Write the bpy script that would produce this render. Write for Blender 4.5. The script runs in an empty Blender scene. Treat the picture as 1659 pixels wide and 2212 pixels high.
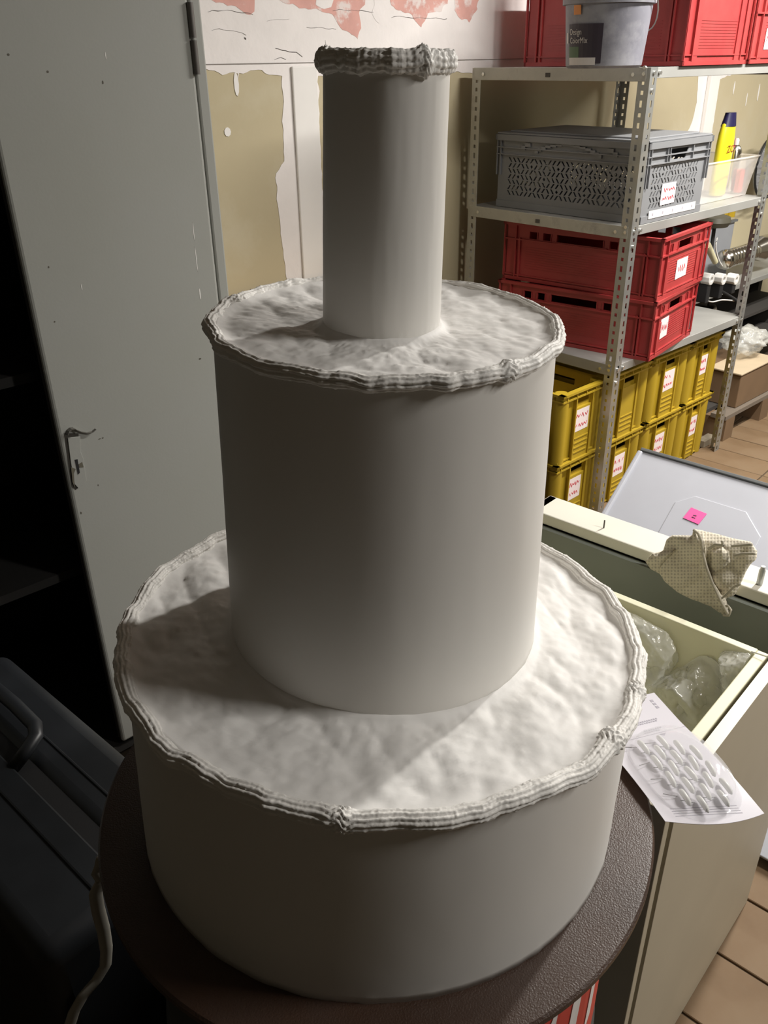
import bpy, bmesh, math, random
from mathutils import Vector, Matrix, noise
random.seed(7)
PI = math.pi
scn = bpy.context.scene
COL = scn.collection

# ------------------------------------------------------------------ camera
F, PITCH, ROLL, CH = 1827.8, 0.4926, -0.0146, 1.5
fw = Vector((0, math.cos(PITCH), -math.sin(PITCH))); up0 = Vector((0, math.sin(PITCH), math.cos(PITCH))); rt0 = Vector((1, 0, 0))
CR = math.cos(ROLL)*rt0 + math.sin(ROLL)*up0
CU = -math.sin(ROLL)*rt0 + math.cos(ROLL)*up0
CO = Vector((0, 0, CH))
cd = bpy.data.cameras.new('camera'); cam = bpy.data.objects.new('camera', cd); COL.objects.link(cam)
cd.sensor_fit = 'HORIZONTAL'; cd.sensor_width = 36; cd.lens = 36*F/1659; cd.clip_start = 0.02
M = Matrix((CR, CU, -fw)).transposed().to_4x4(); M.translation = CO; cam.matrix_world = M
scn.camera = cam

# ------------------------------------------------------------------ world, lamps, exposure
w = bpy.data.worlds.new('world'); scn.world = w; w.use_nodes = True
w.node_tree.nodes['Background'].inputs[0].default_value = (0.80, 0.69, 0.50, 1)
w.node_tree.nodes['Background'].inputs[1].default_value = 0.034
scn.view_settings.view_transform = 'Standard'; scn.view_settings.look = 'None'
scn.view_settings.gamma = 1; scn.view_settings.use_curve_mapping = False
scn.view_settings.exposure = 0.0
LAMPS = [  # name, centre, length, yaw, power, colour
    ('aisle', (1.82, 2.45, 2.44), 1.2, 0.783, 100, (1.0, 0.965, 0.91)),
    ('side', (2.05, 0.30, 2.44), 1.2, 2.6, 52, (1.0, 0.965, 0.915)),
    ('far_aisle', (3.3, 3.5, 2.44), 1.2, 0.743, 42, (1.0, 0.965, 0.91)),
]
for n, loc, L, yw, pw, c in LAMPS:
    ld = bpy.data.lights.new('tube_light_' + n, 'AREA'); ld.shape = 'RECTANGLE'; ld.size = L; ld.size_y = 0.09
    ld.energy = pw; ld.color = c
    lo = bpy.data.objects.new('tube_light', ld); COL.objects.link(lo); lo.location = (loc[0], loc[1], loc[2]-0.07); lo.rotation_euler = (0, 0, yw)

# ------------------------------------------------------------------ frames
YS, YU = 0.82830, 0.73794
US = Vector((math.sin(YS), math.cos(YS), 0)); VS = Vector((-math.cos(YS), math.sin(YS), 0))
UC = Vector((math.sin(YU), math.cos(YU), 0)); VC = Vector((-math.cos(YU), math.sin(YU), 0))
def frame(U, V, o=Vector((0, 0, 0))):
    m = Matrix((U, V, Vector((0, 0, 1)))).transposed().to_4x4(); m.translation = o; return m
MS = frame(US, VS); MC = frame(UC, VC)
SO = US*2.405 + VS*1.471                 # nearest shelf post
MSH = frame(US, VS, SO)
def ray(px, py): return fw + CR*((px-829.5)/F) + CU*((1106-py)/F)
def on_plane(px, py, n, k):              # place on a real plane of the room
    d = ray(px, py); return CO + d*((k - CO.dot(n))/d.dot(n))
def on_z(px, py, z): return on_plane(px, py, Vector((0, 0, 1)), z)

# ------------------------------------------------------------------ materials
MATS = {}
def mat(name, col, rough=.6, metal=0., var=.06, vscale=8., bump=0., bscale=60., spec=.5, col2=None, c2pos=.55, c2scale=6., c2w=.08, alpha=1., trans=0., sub=0., bdist=.002, detail=4., stretch=None):
    if name in MATS: return MATS[name]
    m = bpy.data.materials.new(name); m.use_nodes = True; nt = m.node_tree; N = nt.nodes; L = nt.links
    b = N['Principled BSDF']; b.inputs['Roughness'].default_value = rough; b.inputs['Metallic'].default_value = metal
    b.inputs['Specular IOR Level'].default_value = spec; b.inputs['Alpha'].default_value = alpha
    b.inputs['Transmission Weight'].default_value = trans
    tc = N.new('ShaderNodeTexCoord'); src = tc.outputs['Object']
    if stretch:
        mp = N.new('ShaderNodeMapping'); mp.inputs['Scale'].default_value = stretch; L.new(src, mp.inputs[0]); src = mp.outputs[0]
    nz = N.new('ShaderNodeTexNoise'); nz.inputs['Scale'].default_value = vscale; nz.inputs['Detail'].default_value = detail; L.new(src, nz.inputs['Vector'])
    cr = N.new('ShaderNodeValToRGB'); a = 1-var; z = 1+var
    cr.color_ramp.elements[0].position = .3; cr.color_ramp.elements[1].position = .7
    cr.color_ramp.elements[0].color = (col[0]*a, col[1]*a, col[2]*a, 1); cr.color_ramp.elements[1].color = (min(1, col[0]*z), min(1, col[1]*z), min(1, col[2]*z), 1)
    L.new(nz.outputs[0], cr.inputs[0]); out = cr.outputs[0]
    if col2:
        n2 = N.new('ShaderNodeTexNoise'); n2.inputs['Scale'].default_value = c2scale; n2.inputs['Detail'].default_value = 6; n2.inputs['Roughness'].default_value = .65; L.new(src, n2.inputs['Vector'])
        r2 = N.new('ShaderNodeValToRGB'); r2.color_ramp.elements[0].position = c2pos-c2w; r2.color_ramp.elements[1].position = c2pos+c2w
        L.new(n2.outputs[0], r2.inputs[0])
        mx = N.new('ShaderNodeMix'); mx.data_type = 'RGBA'; L.new(r2.outputs[0], mx.inputs[0]); L.new(out, mx.inputs[6]); mx.inputs[7].default_value = (*col2, 1); out = mx.outputs[2]
    L.new(out, b.inputs['Base Color'])
    if bump:
        bn = N.new('ShaderNodeTexNoise'); bn.inputs['Scale'].default_value = bscale; bn.inputs['Detail'].default_value = 3; L.new(src, bn.inputs['Vector'])
        bp = N.new('ShaderNodeBump'); bp.inputs['Strength'].default_value = bump; bp.inputs['Distance'].default_value = bdist; L.new(bn.outputs[0], bp.inputs['Height']); L.new(bp.outputs[0], b.inputs['Normal'])
    MATS[name] = m; return m
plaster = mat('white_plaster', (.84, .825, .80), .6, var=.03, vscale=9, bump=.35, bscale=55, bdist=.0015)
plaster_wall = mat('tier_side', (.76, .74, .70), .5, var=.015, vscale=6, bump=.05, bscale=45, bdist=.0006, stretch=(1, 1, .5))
icing = mat('piped_plaster', (.84, .82, .78), .6, var=.06, vscale=90, bump=.25, bscale=500, bdist=.0008)
board = mat('brown_board', (.055, .028, .017), .38, var=.3, vscale=7, bump=.7, bscale=620, bdist=.0006, spec=.6, col2=(.065, .04, .03), c2scale=12, c2w=.15)
drum_m = mat('dark_drum_paint', (.06, .065, .07), .45, var=.15)
red_p = mat('label_red', (.55, .05, .035), .5); white_p = mat('label_white', (.75, .72, .70), .5, var=.03)
olive = mat('olive_board', (.54, .47, .31), .85, var=.05, vscale=2.5, bump=.1, col2=(.57, .51, .36), c2scale=3, c2pos=.6)
wallwhite = mat('white_wall_plaster', (.88, .84, .82), .85, var=.05, vscale=6, bump=.5, bscale=22, bdist=.004)
wallwhite2 = mat('white_batten_paint', (.86, .84, .81), .7, var=.03)
pink = mat('pink_paint_remnant', (.72, .40, .35), .85, var=.12, vscale=14, bump=.4, bscale=40, col2=(.80, .70, .67), c2scale=16, c2pos=.56, c2w=.05)
crack = mat('dark_crack', (.10, .09, .08), .9)
ceil_m = mat('ceiling_paint', (.42, .40, .36), .9)
grout = mat('grout', (.085, .062, .04), .9)
tile_m = mat('beige_tile', (.165, .10, .048), .75, var=.16, vscale=6, col2=(.19, .13, .075), c2scale=4, c2w=.15)
doorg = mat('grey_enamel', (.33, .335, .305), .5, var=.05, vscale=1.5, bump=.05, bscale=200, spec=.35, col2=(.345, .35, .33), c2scale=2.5, c2w=.2)
doorin = mat('interior_shade_black', (.012, .011, .010), .8)  # near-black colour stands in for the shade inside the metal cabinet
steel = mat('galvanised_steel', (.40, .41, .40), .42, metal=.75, var=.12, vscale=20, col2=(.46, .45, .41), c2scale=9)
steel_d = mat('dusty_steel', (.38, .37, .33), .55, metal=.45, var=.12, vscale=14, col2=(.46, .44, .39), c2scale=12)
steel_b = mat('dusty_beam', (.50, .49, .43), .6, metal=.2, var=.1, vscale=14, col2=(.38, .36, .32), c2scale=14, c2pos=.6)
bolt_m = mat('bolt_steel', (.75, .75, .73), .25, metal=.9)
shelf_m = mat('shelf_tray_steel', (.38, .38, .36), .5, metal=.4, var=.1, vscale=5)
redp = mat('red_crate_plastic', (.36, .034, .036), .42, var=.08, vscale=4, col2=(.42, .065, .06), c2scale=5, c2pos=.62, c2w=.2)
greyp = mat('grey_crate_plastic', (.22, .225, .235), .45, var=.05)
yelp = mat('yellow_crate_plastic', (.41, .28, .020), .42, var=.1, vscale=3)
paper = mat('label_paper', (.82, .72, .72), .6, var=.03)
redink = mat('red_ink', (.62, .05, .07), .6); darkink = mat('dark_ink', (.05, .04, .06), .6); greyink = mat('grey_print', (.42, .40, .46), .6)
bucket_m = mat('bucket_grey', (.21, .21, .245), .5, var=.2, vscale=6, col2=(.33, .33, .36), c2scale=8)
lab_dark = mat('bucket_label_dark', (.045, .035, .05), .5); lab_green = mat('bucket_label_green', (.10, .17, .09), .5); orange = mat('orange_sticker', (.80, .30, .07), .5)
cab_white = mat('cabinet_white_edge', (.78, .75, .62), .35, var=.04, spec=.6)
cab_top = mat('cabinet_rail_white', (.78, .76, .66), .5, var=.04, col2=(.50, .46, .38), c2scale=14, c2pos=.69, c2w=.05)
cab_side = mat('cabinet_beige_side', (.50, .45, .34), .5, var=.03)
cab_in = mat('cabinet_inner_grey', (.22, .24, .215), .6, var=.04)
drawer_m = mat('drawer_cream', (.78, .76, .56), .45, var=.03)
cloth_m = mat('beige_net_cloth', (.74, .68, .55), .9, var=.12, vscale=12)
black_pl = mat('black_case_plastic', (.018, .020, .023), .42, var=.3, vscale=7, bump=.15, bscale=25, spec=.45)
black_m = mat('black_rubber', (.012, .012, .013), .6)
palegrey = mat('pale_grey_plastic', (.50, .51, .56), .4, var=.03)
trim_d = mat('dark_grey_trim', (.12, .125, .125), .5)
pinkn = mat('pink_note_paper', (.95, .13, .40), .6, var=.02)
card_m = mat('white_glossy_card', (.76, .74, .80), .20, var=.02, spec=.6)
clip_m = mat('white_plastic_clip', (.74, .74, .72), .3, var=.03)
pin_m = mat('pin_metal', (.5, .5, .5), .25, metal=.9)
hose_m = mat('pale_hose', (.36, .34, .29), .6, var=.1)
card_b = mat('brown_cardboard', (.17, .105, .055), .8, var=.08)
wood = mat('pale_wood', (.62, .44, .24), .7, var=.12, vscale=14)
yelb = mat('yellow_bottle_plastic', (.72, .62, .02), .35, var=.03)
navy = mat('navy_cap', (.012, .01, .05), .4); redcap = mat('red_cap', (.65, .02, .02), .4)
brown_t = mat('brown_lettering', (.25, .05, .02), .5)
duct_m = mat('shiny_duct_steel', (.68, .65, .58), .2, metal=1.)
white_pl = mat('white_plastic', (.68, .67, .64), .45)
darkwood = mat('dark_shelf_wood', (.05, .045, .04), .8)
def film(name, alpha, col=(.85, .85, .82), rough=.12):
    m = mat(name, col, rough, var=.02, spec=1., alpha=alpha); return m
film_bag = mat('bag_film', (.96, .96, .90), .12, var=.04, spec=1., alpha=.34, bump=.3, bscale=25, bdist=.004)
film_box = mat('clear_box_plastic', (.85, .82, .80), .2, var=.02, spec=.8, alpha=.38)
film_blis = mat('blister_film', (.85, .85, .88), .06, var=.02, spec=1., alpha=.25, bump=.25, bscale=45)
# net weave on the cloth
nt = cloth_m.node_tree; bsdf = nt.nodes['Principled BSDF']
tc = nt.nodes.new('ShaderNodeUVMap'); vo = nt.nodes.new('ShaderNodeTexVoronoi'); vo.inputs['Scale'].default_value = 34; vo.inputs['Randomness'].default_value = .15
nt.links.new(tc.outputs[0], vo.inputs['Vector'])
rp = nt.nodes.new('ShaderNodeValToRGB'); rp.color_ramp.elements[0].color = (.60, .60, .60, 1); rp.color_ramp.elements[0].position = .12; rp.color_ramp.elements[1].color = (1, 1, 1, 1); rp.color_ramp.elements[1].position = .42
nt.links.new(vo.outputs['Distance'], rp.inputs[0])
mx = nt.nodes.new('ShaderNodeMix'); mx.data_type = 'RGBA'; mx.blend_type = 'MULTIPLY'; mx.inputs[0].default_value = 1
old = bsdf.inputs['Base Color'].links[0].from_socket
nt.links.new(old, mx.inputs[6]); nt.links.new(rp.outputs[0], mx.inputs[7]); nt.links.new(mx.outputs[2], bsdf.inputs['Base Color'])
bp = nt.nodes.new('ShaderNodeBump'); bp.inputs['Strength'].default_value = .6; bp.inputs['Distance'].default_value = .002; nt.links.new(vo.outputs['Distance'], bp.inputs['Height']); nt.links.new(bp.outputs[0], bsdf.inputs['Normal'])

# ------------------------------------------------------------------ mesh helpers
class MB:
    def __init__(s, T=None): s.v = []; s.f = []; s.T = T or Matrix()
    def P(s, p): s.v.append(tuple(s.T @ Vector(p))); return len(s.v)-1
    def face(s, pts): s.f.append([s.P(p) for p in pts])
    def box(s, a, b):
        x0, y0, z0 = a; x1, y1, z1 = b
        i = [s.P(p) for p in ((x0,y0,z0),(x1,y0,z0),(x1,y1,z0),(x0,y1,z0),(x0,y0,z1),(x1,y0,z1),(x1,y1,z1),(x0,y1,z1))]
        for q in ((3,2,1,0),(4,5,6,7),(0,1,5,4),(1,2,6,5),(2,3,7,6),(3,0,4,7)): s.f.append([i[k] for k in q])
        return s
    def lathe(s, prof, n=64, c=(0, 0), shear=None, capb=True, capt=True):
        R = []
        for r, z in prof:
            R.append([s.P((c[0]+r*math.cos(2*PI*k/n), c[1]+r*math.sin(2*PI*k/n), z)) for k in range(n)])
        for a, b in zip(R, R[1:]):
            for k in range(n): s.f.append([a[k], a[(k+1) % n], b[(k+1) % n], b[k]])
        if capb: s.f.append(R[0][::-1])
        if capt: s.f.append(R[-1])
        return s
    def tube(s, pts, r, n=10, flat=1., cap=True, ref=(0, 0, 1)):
        pts = [Vector(p) for p in pts]; R = []; ref = Vector(ref)
        for i, p in enumerate(pts):
            t = (pts[min(i+1, len(pts)-1)]-pts[max(i-1, 0)]).normalized()
            a = t.cross(ref); a = a if a.length > .05 else t.cross(Vector((1, 0, 0))); a.normalize(); b = t.cross(a); rr = r[i] if isinstance(r, (list, tuple)) else r
            R.append([s.P(p + a*rr*math.cos(2*PI*k/n) + b*rr*flat*math.sin(2*PI*k/n)) for k in range(n)])
        for a, b in zip(R, R[1:]):
            for k in range(n): s.f.append([a[k], a[(k+1) % n], b[(k+1) % n], b[k]])
        if cap: s.f.append(R[0][::-1]); s.f.append(R[-1])
        return s
    def prism(s, poly, fn, t):   # poly 2D -> fn(x,y,depth)
        a = [s.P(fn(x, y, 0)) for x, y in poly]; b = [s.P(fn(x, y, t)) for x, y in poly]; n = len(poly)
        s.f.append(a[::-1]); s.f.append(b)
        for k in range(n): s.f.append([a[k], a[(k+1) % n], b[(k+1) % n], b[k]])
        return s
    def cells(s, fn, t, cells):  # plate of rectangular cells, each optionally with a four-cornered hole; fn(x,z,depth)
        for x0, z0, x1, z1, h in cells:
            o = [(x0, z0), (x1, z0), (x1, z1), (x0, z1)]
            if h is None:
                a = [s.P(fn(x, z, 0)) for x, z in o]; b = [s.P(fn(x, z, t)) for x, z in o]; s.f.append(a); s.f.append(b[::-1])
            else:
                a = [s.P(fn(x, z, 0)) for x, z in o]; b = [s.P(fn(x, z, t)) for x, z in o]
                c = [s.P(fn(x, z, 0)) for x, z in h]; d = [s.P(fn(x, z, t)) for x, z in h]
                for k in range(4):
                    l = (k+1) % 4
                    s.f.append([a[k], a[l], c[l], c[k]]); s.f.append([b[l], b[k], d[k], d[l]]); s.f.append([c[k], c[l], d[l], d[k]])
        return s
    def make(s, name, m, parent=None, smooth=False, bevel=0., seg=2, solid=None, merge=False):
        me = bpy.data.meshes.new(name); me.from_pydata(s.v, [], s.f); me.materials.append(m)
        bm = bmesh.new(); bm.from_mesh(me)
        if merge: bmesh.ops.remove_doubles(bm, verts=bm.verts, dist=1e-5)
        bmesh.ops.recalc_face_normals(bm, faces=bm.faces); bm.to_mesh(me); bm.free()
        if smooth:
            me.polygons.foreach_set('use_smooth', [True]*len(me.polygons))
            if smooth != 'all': me.set_sharp_from_angle(angle=math.radians(38))
        o = bpy.data.objects.new(name, me); COL.objects.link(o)
        if bevel:
            bv = o.modifiers.new('bevel', 'BEVEL'); bv.width = bevel; bv.segments = seg; bv.limit_method = 'ANGLE'; bv.angle_limit = .6
        if parent:
            o.parent = parent; o.matrix_parent_inverse = parent.matrix_world.inverted()
        return o
def thing(name, label, cat, loc=(0, 0, 0), group=None):
    o = bpy.data.objects.new(name, None); COL.objects.link(o); o.location = loc; o.empty_display_size = .05
    o.matrix_world = Matrix.Translation(Vector(loc))
    o['label'] = label; o['category'] = cat
    if group: o['group'] = group
    return o
def tag(o, label, cat, group=None):
    o['label'] = label; o['category'] = cat
    if group: o['group'] = group
    return o
def struct(o): o['kind'] = 'structure'; return o
def nz(x, y, z, s): return noise.noise(Vector((x*s, y*s, z*s)))
def scribble(mb, fn, x0, z0, w_, h_, rows=2, th=.0012, seed=1):
    rr = random.Random(seed)
    for k in range(rows):
        zc = z0 + h_*(1-(k+.5)/rows); x = x0; prev = None; n = max(9, int(w_/(h_/rows)*4.0))
        for i in range(n+1):
            p = (x0 + w_*i/n + rr.uniform(-.2, .2)*w_/n, zc + rr.uniform(.08, .26)*h_/rows*(1 if i % 2 else -1))
            if prev and rr.random() > .12:
                a = Vector((p[0]-prev[0], p[1]-prev[1])); nn = Vector((-a.y, a.x)).normalized()*th
                mb.prism([(prev[0]-nn.x, prev[1]-nn.y), (p[0]-nn.x, p[1]-nn.y), (p[0]+nn.x, p[1]+nn.y), (prev[0]+nn.x, prev[1]+nn.y)], fn, .0004)
            prev = p
def text_mesh(txt, size, fn, name, m, parent):
    cu = bpy.data.curves.new('t', 'FONT'); cu.body = txt; cu.size = size; cu.resolution_u = 3
    ob = bpy.data.objects.new('t', cu); COL.objects.link(ob); dg = bpy.context.evaluated_depsgraph_get()
    me = bpy.data.meshes.new_from_object(ob.evaluated_get(dg)); bpy.data.objects.remove(ob); bpy.data.curves.remove(cu)
    for v in me.vertices: v.co = fn(v.co.x, v.co.y)
    me.materials.clear(); me.materials.append(m); me.name = name
    o = bpy.data.objects.new(name, me); COL.objects.link(o)
    if parent: o.parent = parent; o.matrix_parent_inverse = parent.matrix_world.inverted()
    return o

# ------------------------------------------------------------------ room shell
WV = 2.2
fl = struct(MB(MC).box((-2.5, -2.2, -.05), (6.4, 4.5, -.006)).make('floor', grout))
PU, PV, T0 = .1515, .305, (.8625, -.90)
proto = None
for i in range(22):
    for j in range(11):
        u, v = T0[0]+i*PU, T0[1]+j*PV
        if proto is None:
            proto = MB(MC).box((-PU/2+.0025, -PV/2+.0025, -.012), (PU/2-.0025, PV/2-.0025, 0)).make('tile', tile_m, fl, bevel=.0015, seg=1); o = proto
        else:
            o = proto.copy(); COL.objects.link(o); o.parent = fl
        o.location = MC.to_3x3() @ Vector((u+PU/2, v+PV/2, random.uniform(-.0006, .0006)))
wb = struct(MB(MS).box((-2.6, WV, 0), (6.2, WV+.12, 2.62)).make('wall_back', olive))
wf = struct(MB(MS).box((6.2, -2.6, 0), (6.32, WV+.12, 2.62)).make('wall_right', mat('far_wall_paint', (.30, .28, .22), .9)))
ce = struct(MB(MS).box((-2.6, -2.6, 2.5), (6.32, WV+.12, 2.62)).make('ceiling', ceil_m))
def wp(px, py, extra=0):
    p = on_plane(px, py, VS, WV); return (p.dot(US), p.z)
def wf2(d0): return lambda x, y, d: MS @ Vector((x, WV-.0005-d0-d, y))
def ragged(pts, amp=.004, step=.012, seed=0, closed=True):
    out = []; n = len(pts)
    for i in range(n if closed else n-1):
        a = Vector(pts[i]); b = Vector(pts[(i+1) % n]); L = (b-a).length; k = max(1, int(L/step)); nn = Vector((-(b-a).y, (b-a).x)).normalized()
        for j in range(k):
            p = a.lerp(b, j/k); q = p + nn*amp*noise.noise(Vector((p.x*35, p.y*35, seed)))*1.8; out.append((q.x, q.y))
    return out
low = [wp(*q) for q in ((452, 150), (463, 151), (480, 163), (512, 159), (513, 170), (516, 158), (565, 151), (580, 161), (609, 164), (611, 209), (609, 262), (613, 348), (596, 374), (598, 430), (609, 523), (624, 640))]
b0 = wp(650, 640); tR = wp(700, 640); tT = wp(686, 152)
zt = 2.5; zline = wp(1000, 157)[1]
ul = low[0][0]-.9
edge = [(ul, low[0][1])] + low + [(b0[0], .3), (tR[0], .3), (tT[0], zline)] + [wp(990, 157), wp(1095, 157)]
ur = edge[-1][0]
edge += [(ur+.7, zline-.02)]
# second batten further right
ub = 2.405+1.69
edge += [(ub-.10, zline-.01), (ub-.075, 1.30), (ub-.09, 1.22), (ub-.14, 1.15), (ub-.15, .6), (ub+.12, .6), (ub+.11, zline-.06), (ub+.3, zline-.03), (6.1, zline)]
rg = ragged(edge, closed=False) + [edge[-1]]
pp = MB().prism(rg + [(6.1, zt), (ul, zt)], wf2(0), .0009).make('plaster_coat', wallwhite, wb)
bm_ = bmesh.new(); bm_.from_mesh(pp.data); bmesh.ops.triangulate(bm_, faces=[f for f in bm_.faces if len(f.verts) > 4]); bm_.to_mesh(pp.data); bm_.free()
bl, br = wp(627, 150)[0], wp(682, 150)[0]
MB(MS).box((bl, WV-.010, .2), (br-.002, WV-.002, wp(640, 143)[1])).make('batten', wallwhite2, wb, bevel=.003)
MB(MS).box((ub-.01, WV-.022, .2), (ub+.075, WV-.002, zline+.01)).make('batten', wallwhite2, wb, bevel=.003)
cz = wp(560, 137)[1]
MB(MS).box((ul, WV-.004, cz-.0009), (br+1.2, WV-.0025, cz+.0009)).make('seam', mat('seam_grey', (.30, .28, .26), .9), wb)
def patch(pxs, name, m, seed, d=.0011, amp=.007):
    poly = ragged([wp(400+x/2.676, y/2.676) for x, y in pxs], amp, .01, seed)
    o = MB().prism(poly, wf2(d), .0004).make(name, m, wb)
    b = bmesh.new(); b.from_mesh(o.data); bmesh.ops.triangulate(b, faces=[f for f in b.faces if len(f.verts) > 4]); b.to_mesh(o.data); b.free()
patch([(60, -160), (405, -160), (410, 0), (395, 60), (375, 75), (310, 60), (220, 20), (130, 0)], 'paint_remnant', pink, 1)
patch([(480, -160), (1040, -160), (1035, 0), (1005, 75), (1008, 160), (995, 228), (940, 200), (880, 135), (850, 85), (760, 62), (640, 40), (560, 20), (510, -20)], 'paint_remnant', pink, 2)
patch([(740, -60), (850, -60), (840, 40), (800, 55), (750, 30)], 'plaster_patch', wallwhite, 3, .0017)
patch([(1175, -160), (1520, -160), (1510, 10), (1480, 60), (1400, 75), (1380, 120), (1360, 165), (1335, 140), (1310, 90), (1190, 30)], 'paint_remnant', pink, 4)
patch([(1545, -160), (1700, -160), (1690, 60), (1640, 125), (1600, 110), (1552, 60)], 'paint_remnant', pink, 5)
patch([(1090, -40), (1160, -50), (1170, 60), (1120, 130), (1080, 80)], 'plaster_patch', wallwhite, 6, .0012)
def crackline(pxs, wd=.0012, m=crack):
    q = [wp(400+x/2.676, y/2.676) for x, y in pxs]; q = ragged(q, .003, .012, 9, False) + [q[-1]]
    up_ = [(x, y+wd*(.4+abs(noise.noise(Vector((x*50, 0, 3))))*2)) for x, y in q]
    MB().prism(q + up_[::-1], wf2(.0012), .0006).make('crack', m, wb)
crackline([(130, 72), (215, 60), (300, 66), (390, 86)]); crackline([(850, 60), (960, 60), (1085, 72)]); crackline([(1190, 102), (1240, 95), (1400, 105), (1510, 110)])
crackline([(150, 175), (220, 172), (300, 180), (350, 205)], .0007); crackline([(520, 285), (600, 300), (640, 310), (675, 330)], .003); crackline([(515, 345), (550, 335), (580, 345)], .002); crackline([(810, 235), (812, 265)], .002)
crackline([(700, 155), (790, 160), (870, 170)], .0008); crackline([(340, 225), (350, 230)], .003); crackline([(470, 118), (600, 110)], .0006)
def blot(x, y, rx, ry, m=wallwhite2, n=9, k=0):
    c_ = wp(x, y); MB().prism([(c_[0]+rx*math.cos(a*2*PI/n)*(1+.3*noise.noise(Vector((a, x, k)))), c_[1]+ry*math.sin(a*2*PI/n)*(1+.3*noise.noise(Vector((a, y, k))))) for a in range(n)], wf2(0), .0015).make('plaster_splash', m, wb)
blot(491, 285, .011, .012); blot(510, 182, .008, .030); blot(1638, 200, .006, .04); blot(1612, 215, .004, .03); blot(1585, 190, .005, .03)

# ------------------------------------------------------------------ ceiling lamps (the tubes that light the room)
emis = bpy.data.materials.new('lamp_diffuser'); emis.use_nodes = True
e_ = emis.node_tree.nodes['Principled BSDF']; e_.inputs['Emission Color'].default_value = (1, .95, .88, 1); e_.inputs['Emission Strength'].default_value = 3
for i, (n, loc, L, yw, pw, c) in enumerate(LAMPS):
    t = thing('ceiling_lamp', ['ceiling tube lamp over the aisle in front of the shelf unit', 'ceiling tube lamp over the open floor right of the base cabinet', 'ceiling tube lamp at the far end of the aisle'][i], 'lamp', (loc[0], loc[1], 2.5))
    T = Matrix.Translation(Vector((loc[0], loc[1], 0))) @ Matrix.Rotation(yw, 4, 'Z')
    MB(T).box((-L/2-.04, -.06, 2.44), (L/2+.04, .06, 2.5)).make('housing', white_pl, t, bevel=.004)
    MB(T).box((-L/2, -.04, 2.405), (L/2, .04, 2.44)).make('tube', emis, t, bevel=.01)

# ------------------------------------------------------------------ the tiered plaster dummy
tower = thing('tiered_cake_dummy', 'white plaster three-tier cake dummy with ridged piped borders on round brown board', 'cake', (-.011, .641, .84))
ZL = .84
def tier(name, cb, rb, zb, ct, rtp, zt_, ax, ay, lump, lscale, inner=None, ci=(0, 0), n=360, seed=0, depress=.0):
    mb = MB(); R = []
    prof = []
    H = zt_-zb
    m_ = 26
    for i in range(m_+1):
        f = i/m_; prof.append((f, rb+(rtp-rb)*f, 0))
    def pt(f, r, k, top=0.):
        a = 2*PI*k/n; cx = cb[0]+(ct[0]-cb[0])*f; cy = cb[1]+(ct[1]-cb[1])*f
        x = cx+r*math.cos(a); y = cy+r*math.sin(a)
        z = zb + H*f + f*(ax*(x-ct[0])+ay*(y-ct[1]))
        return x, y, z
    for f, r, _ in prof:
        ring = []
        for k in range(n):
            a = 2*PI*k/n
            e = .0006*nz(math.cos(a), math.sin(a), f*H*6, 1.6) + .00012*nz(math.cos(a)*3, math.sin(a)*3, f*2, 3)
            if f == 0: e += .0016*max(0, noise.noise(Vector((math.cos(a)*14, math.sin(a)*14, seed))))
            ring.append(mb.P(pt(f, r+e, k)))
        R.append(ring)
    # top surface, from the edge to the middle (or to the tier above, with a fillet)
    r_in = inner-.006 if inner else .004
    steps = 46
    for i in range(1, steps+1):
        g = i/steps; r = rtp + (r_in-rtp)*g; ring = []
        for k in range(n):
            x, y, z = pt(1, r, k)
            if inner:   # centre drifts to that of the tier above
                x += (ci[0]-ct[0])*g; y += (ci[1]-ct[1])*g
            d = -depress + .0035*max(0, 1-(rtp-r)/.013)**1.5
            l = lump*(noise.fractal(Vector((x*lscale, y*lscale, seed)), .8, 2.2, 4)) 
            l += lump*1.7*(abs(noise.noise(Vector(((x+y*.4)*lscale*.9+seed, (y-x*.3)*lscale*.35, 4.1))))**.7-.4)
            l += lump*.35*max(0, noise.noise(Vector((x*lscale*9, y*lscale*9, 8)))-.35)*3
            l *= min(1, g*6)
            if inner:
                e = r-inner
                if e < .008: d += ((.008-max(e, 0))/.008)**2*.004; l *= max(.3, e/.008)
            ring.append(mb.P((x, y, z+d+l)))
        R.append(ring)
    for a, b in zip(R, R[1:]):
        for k in range(n): mb.f.append([a[k], a[(k+1) % n], b[(k+1) % n], b[k]])
    mb.f.append(R[0][::-1]); mb.f.append(R[-1])
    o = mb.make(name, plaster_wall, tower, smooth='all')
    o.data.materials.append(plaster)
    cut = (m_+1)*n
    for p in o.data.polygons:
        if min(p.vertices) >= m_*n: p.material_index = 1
    return o
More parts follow.
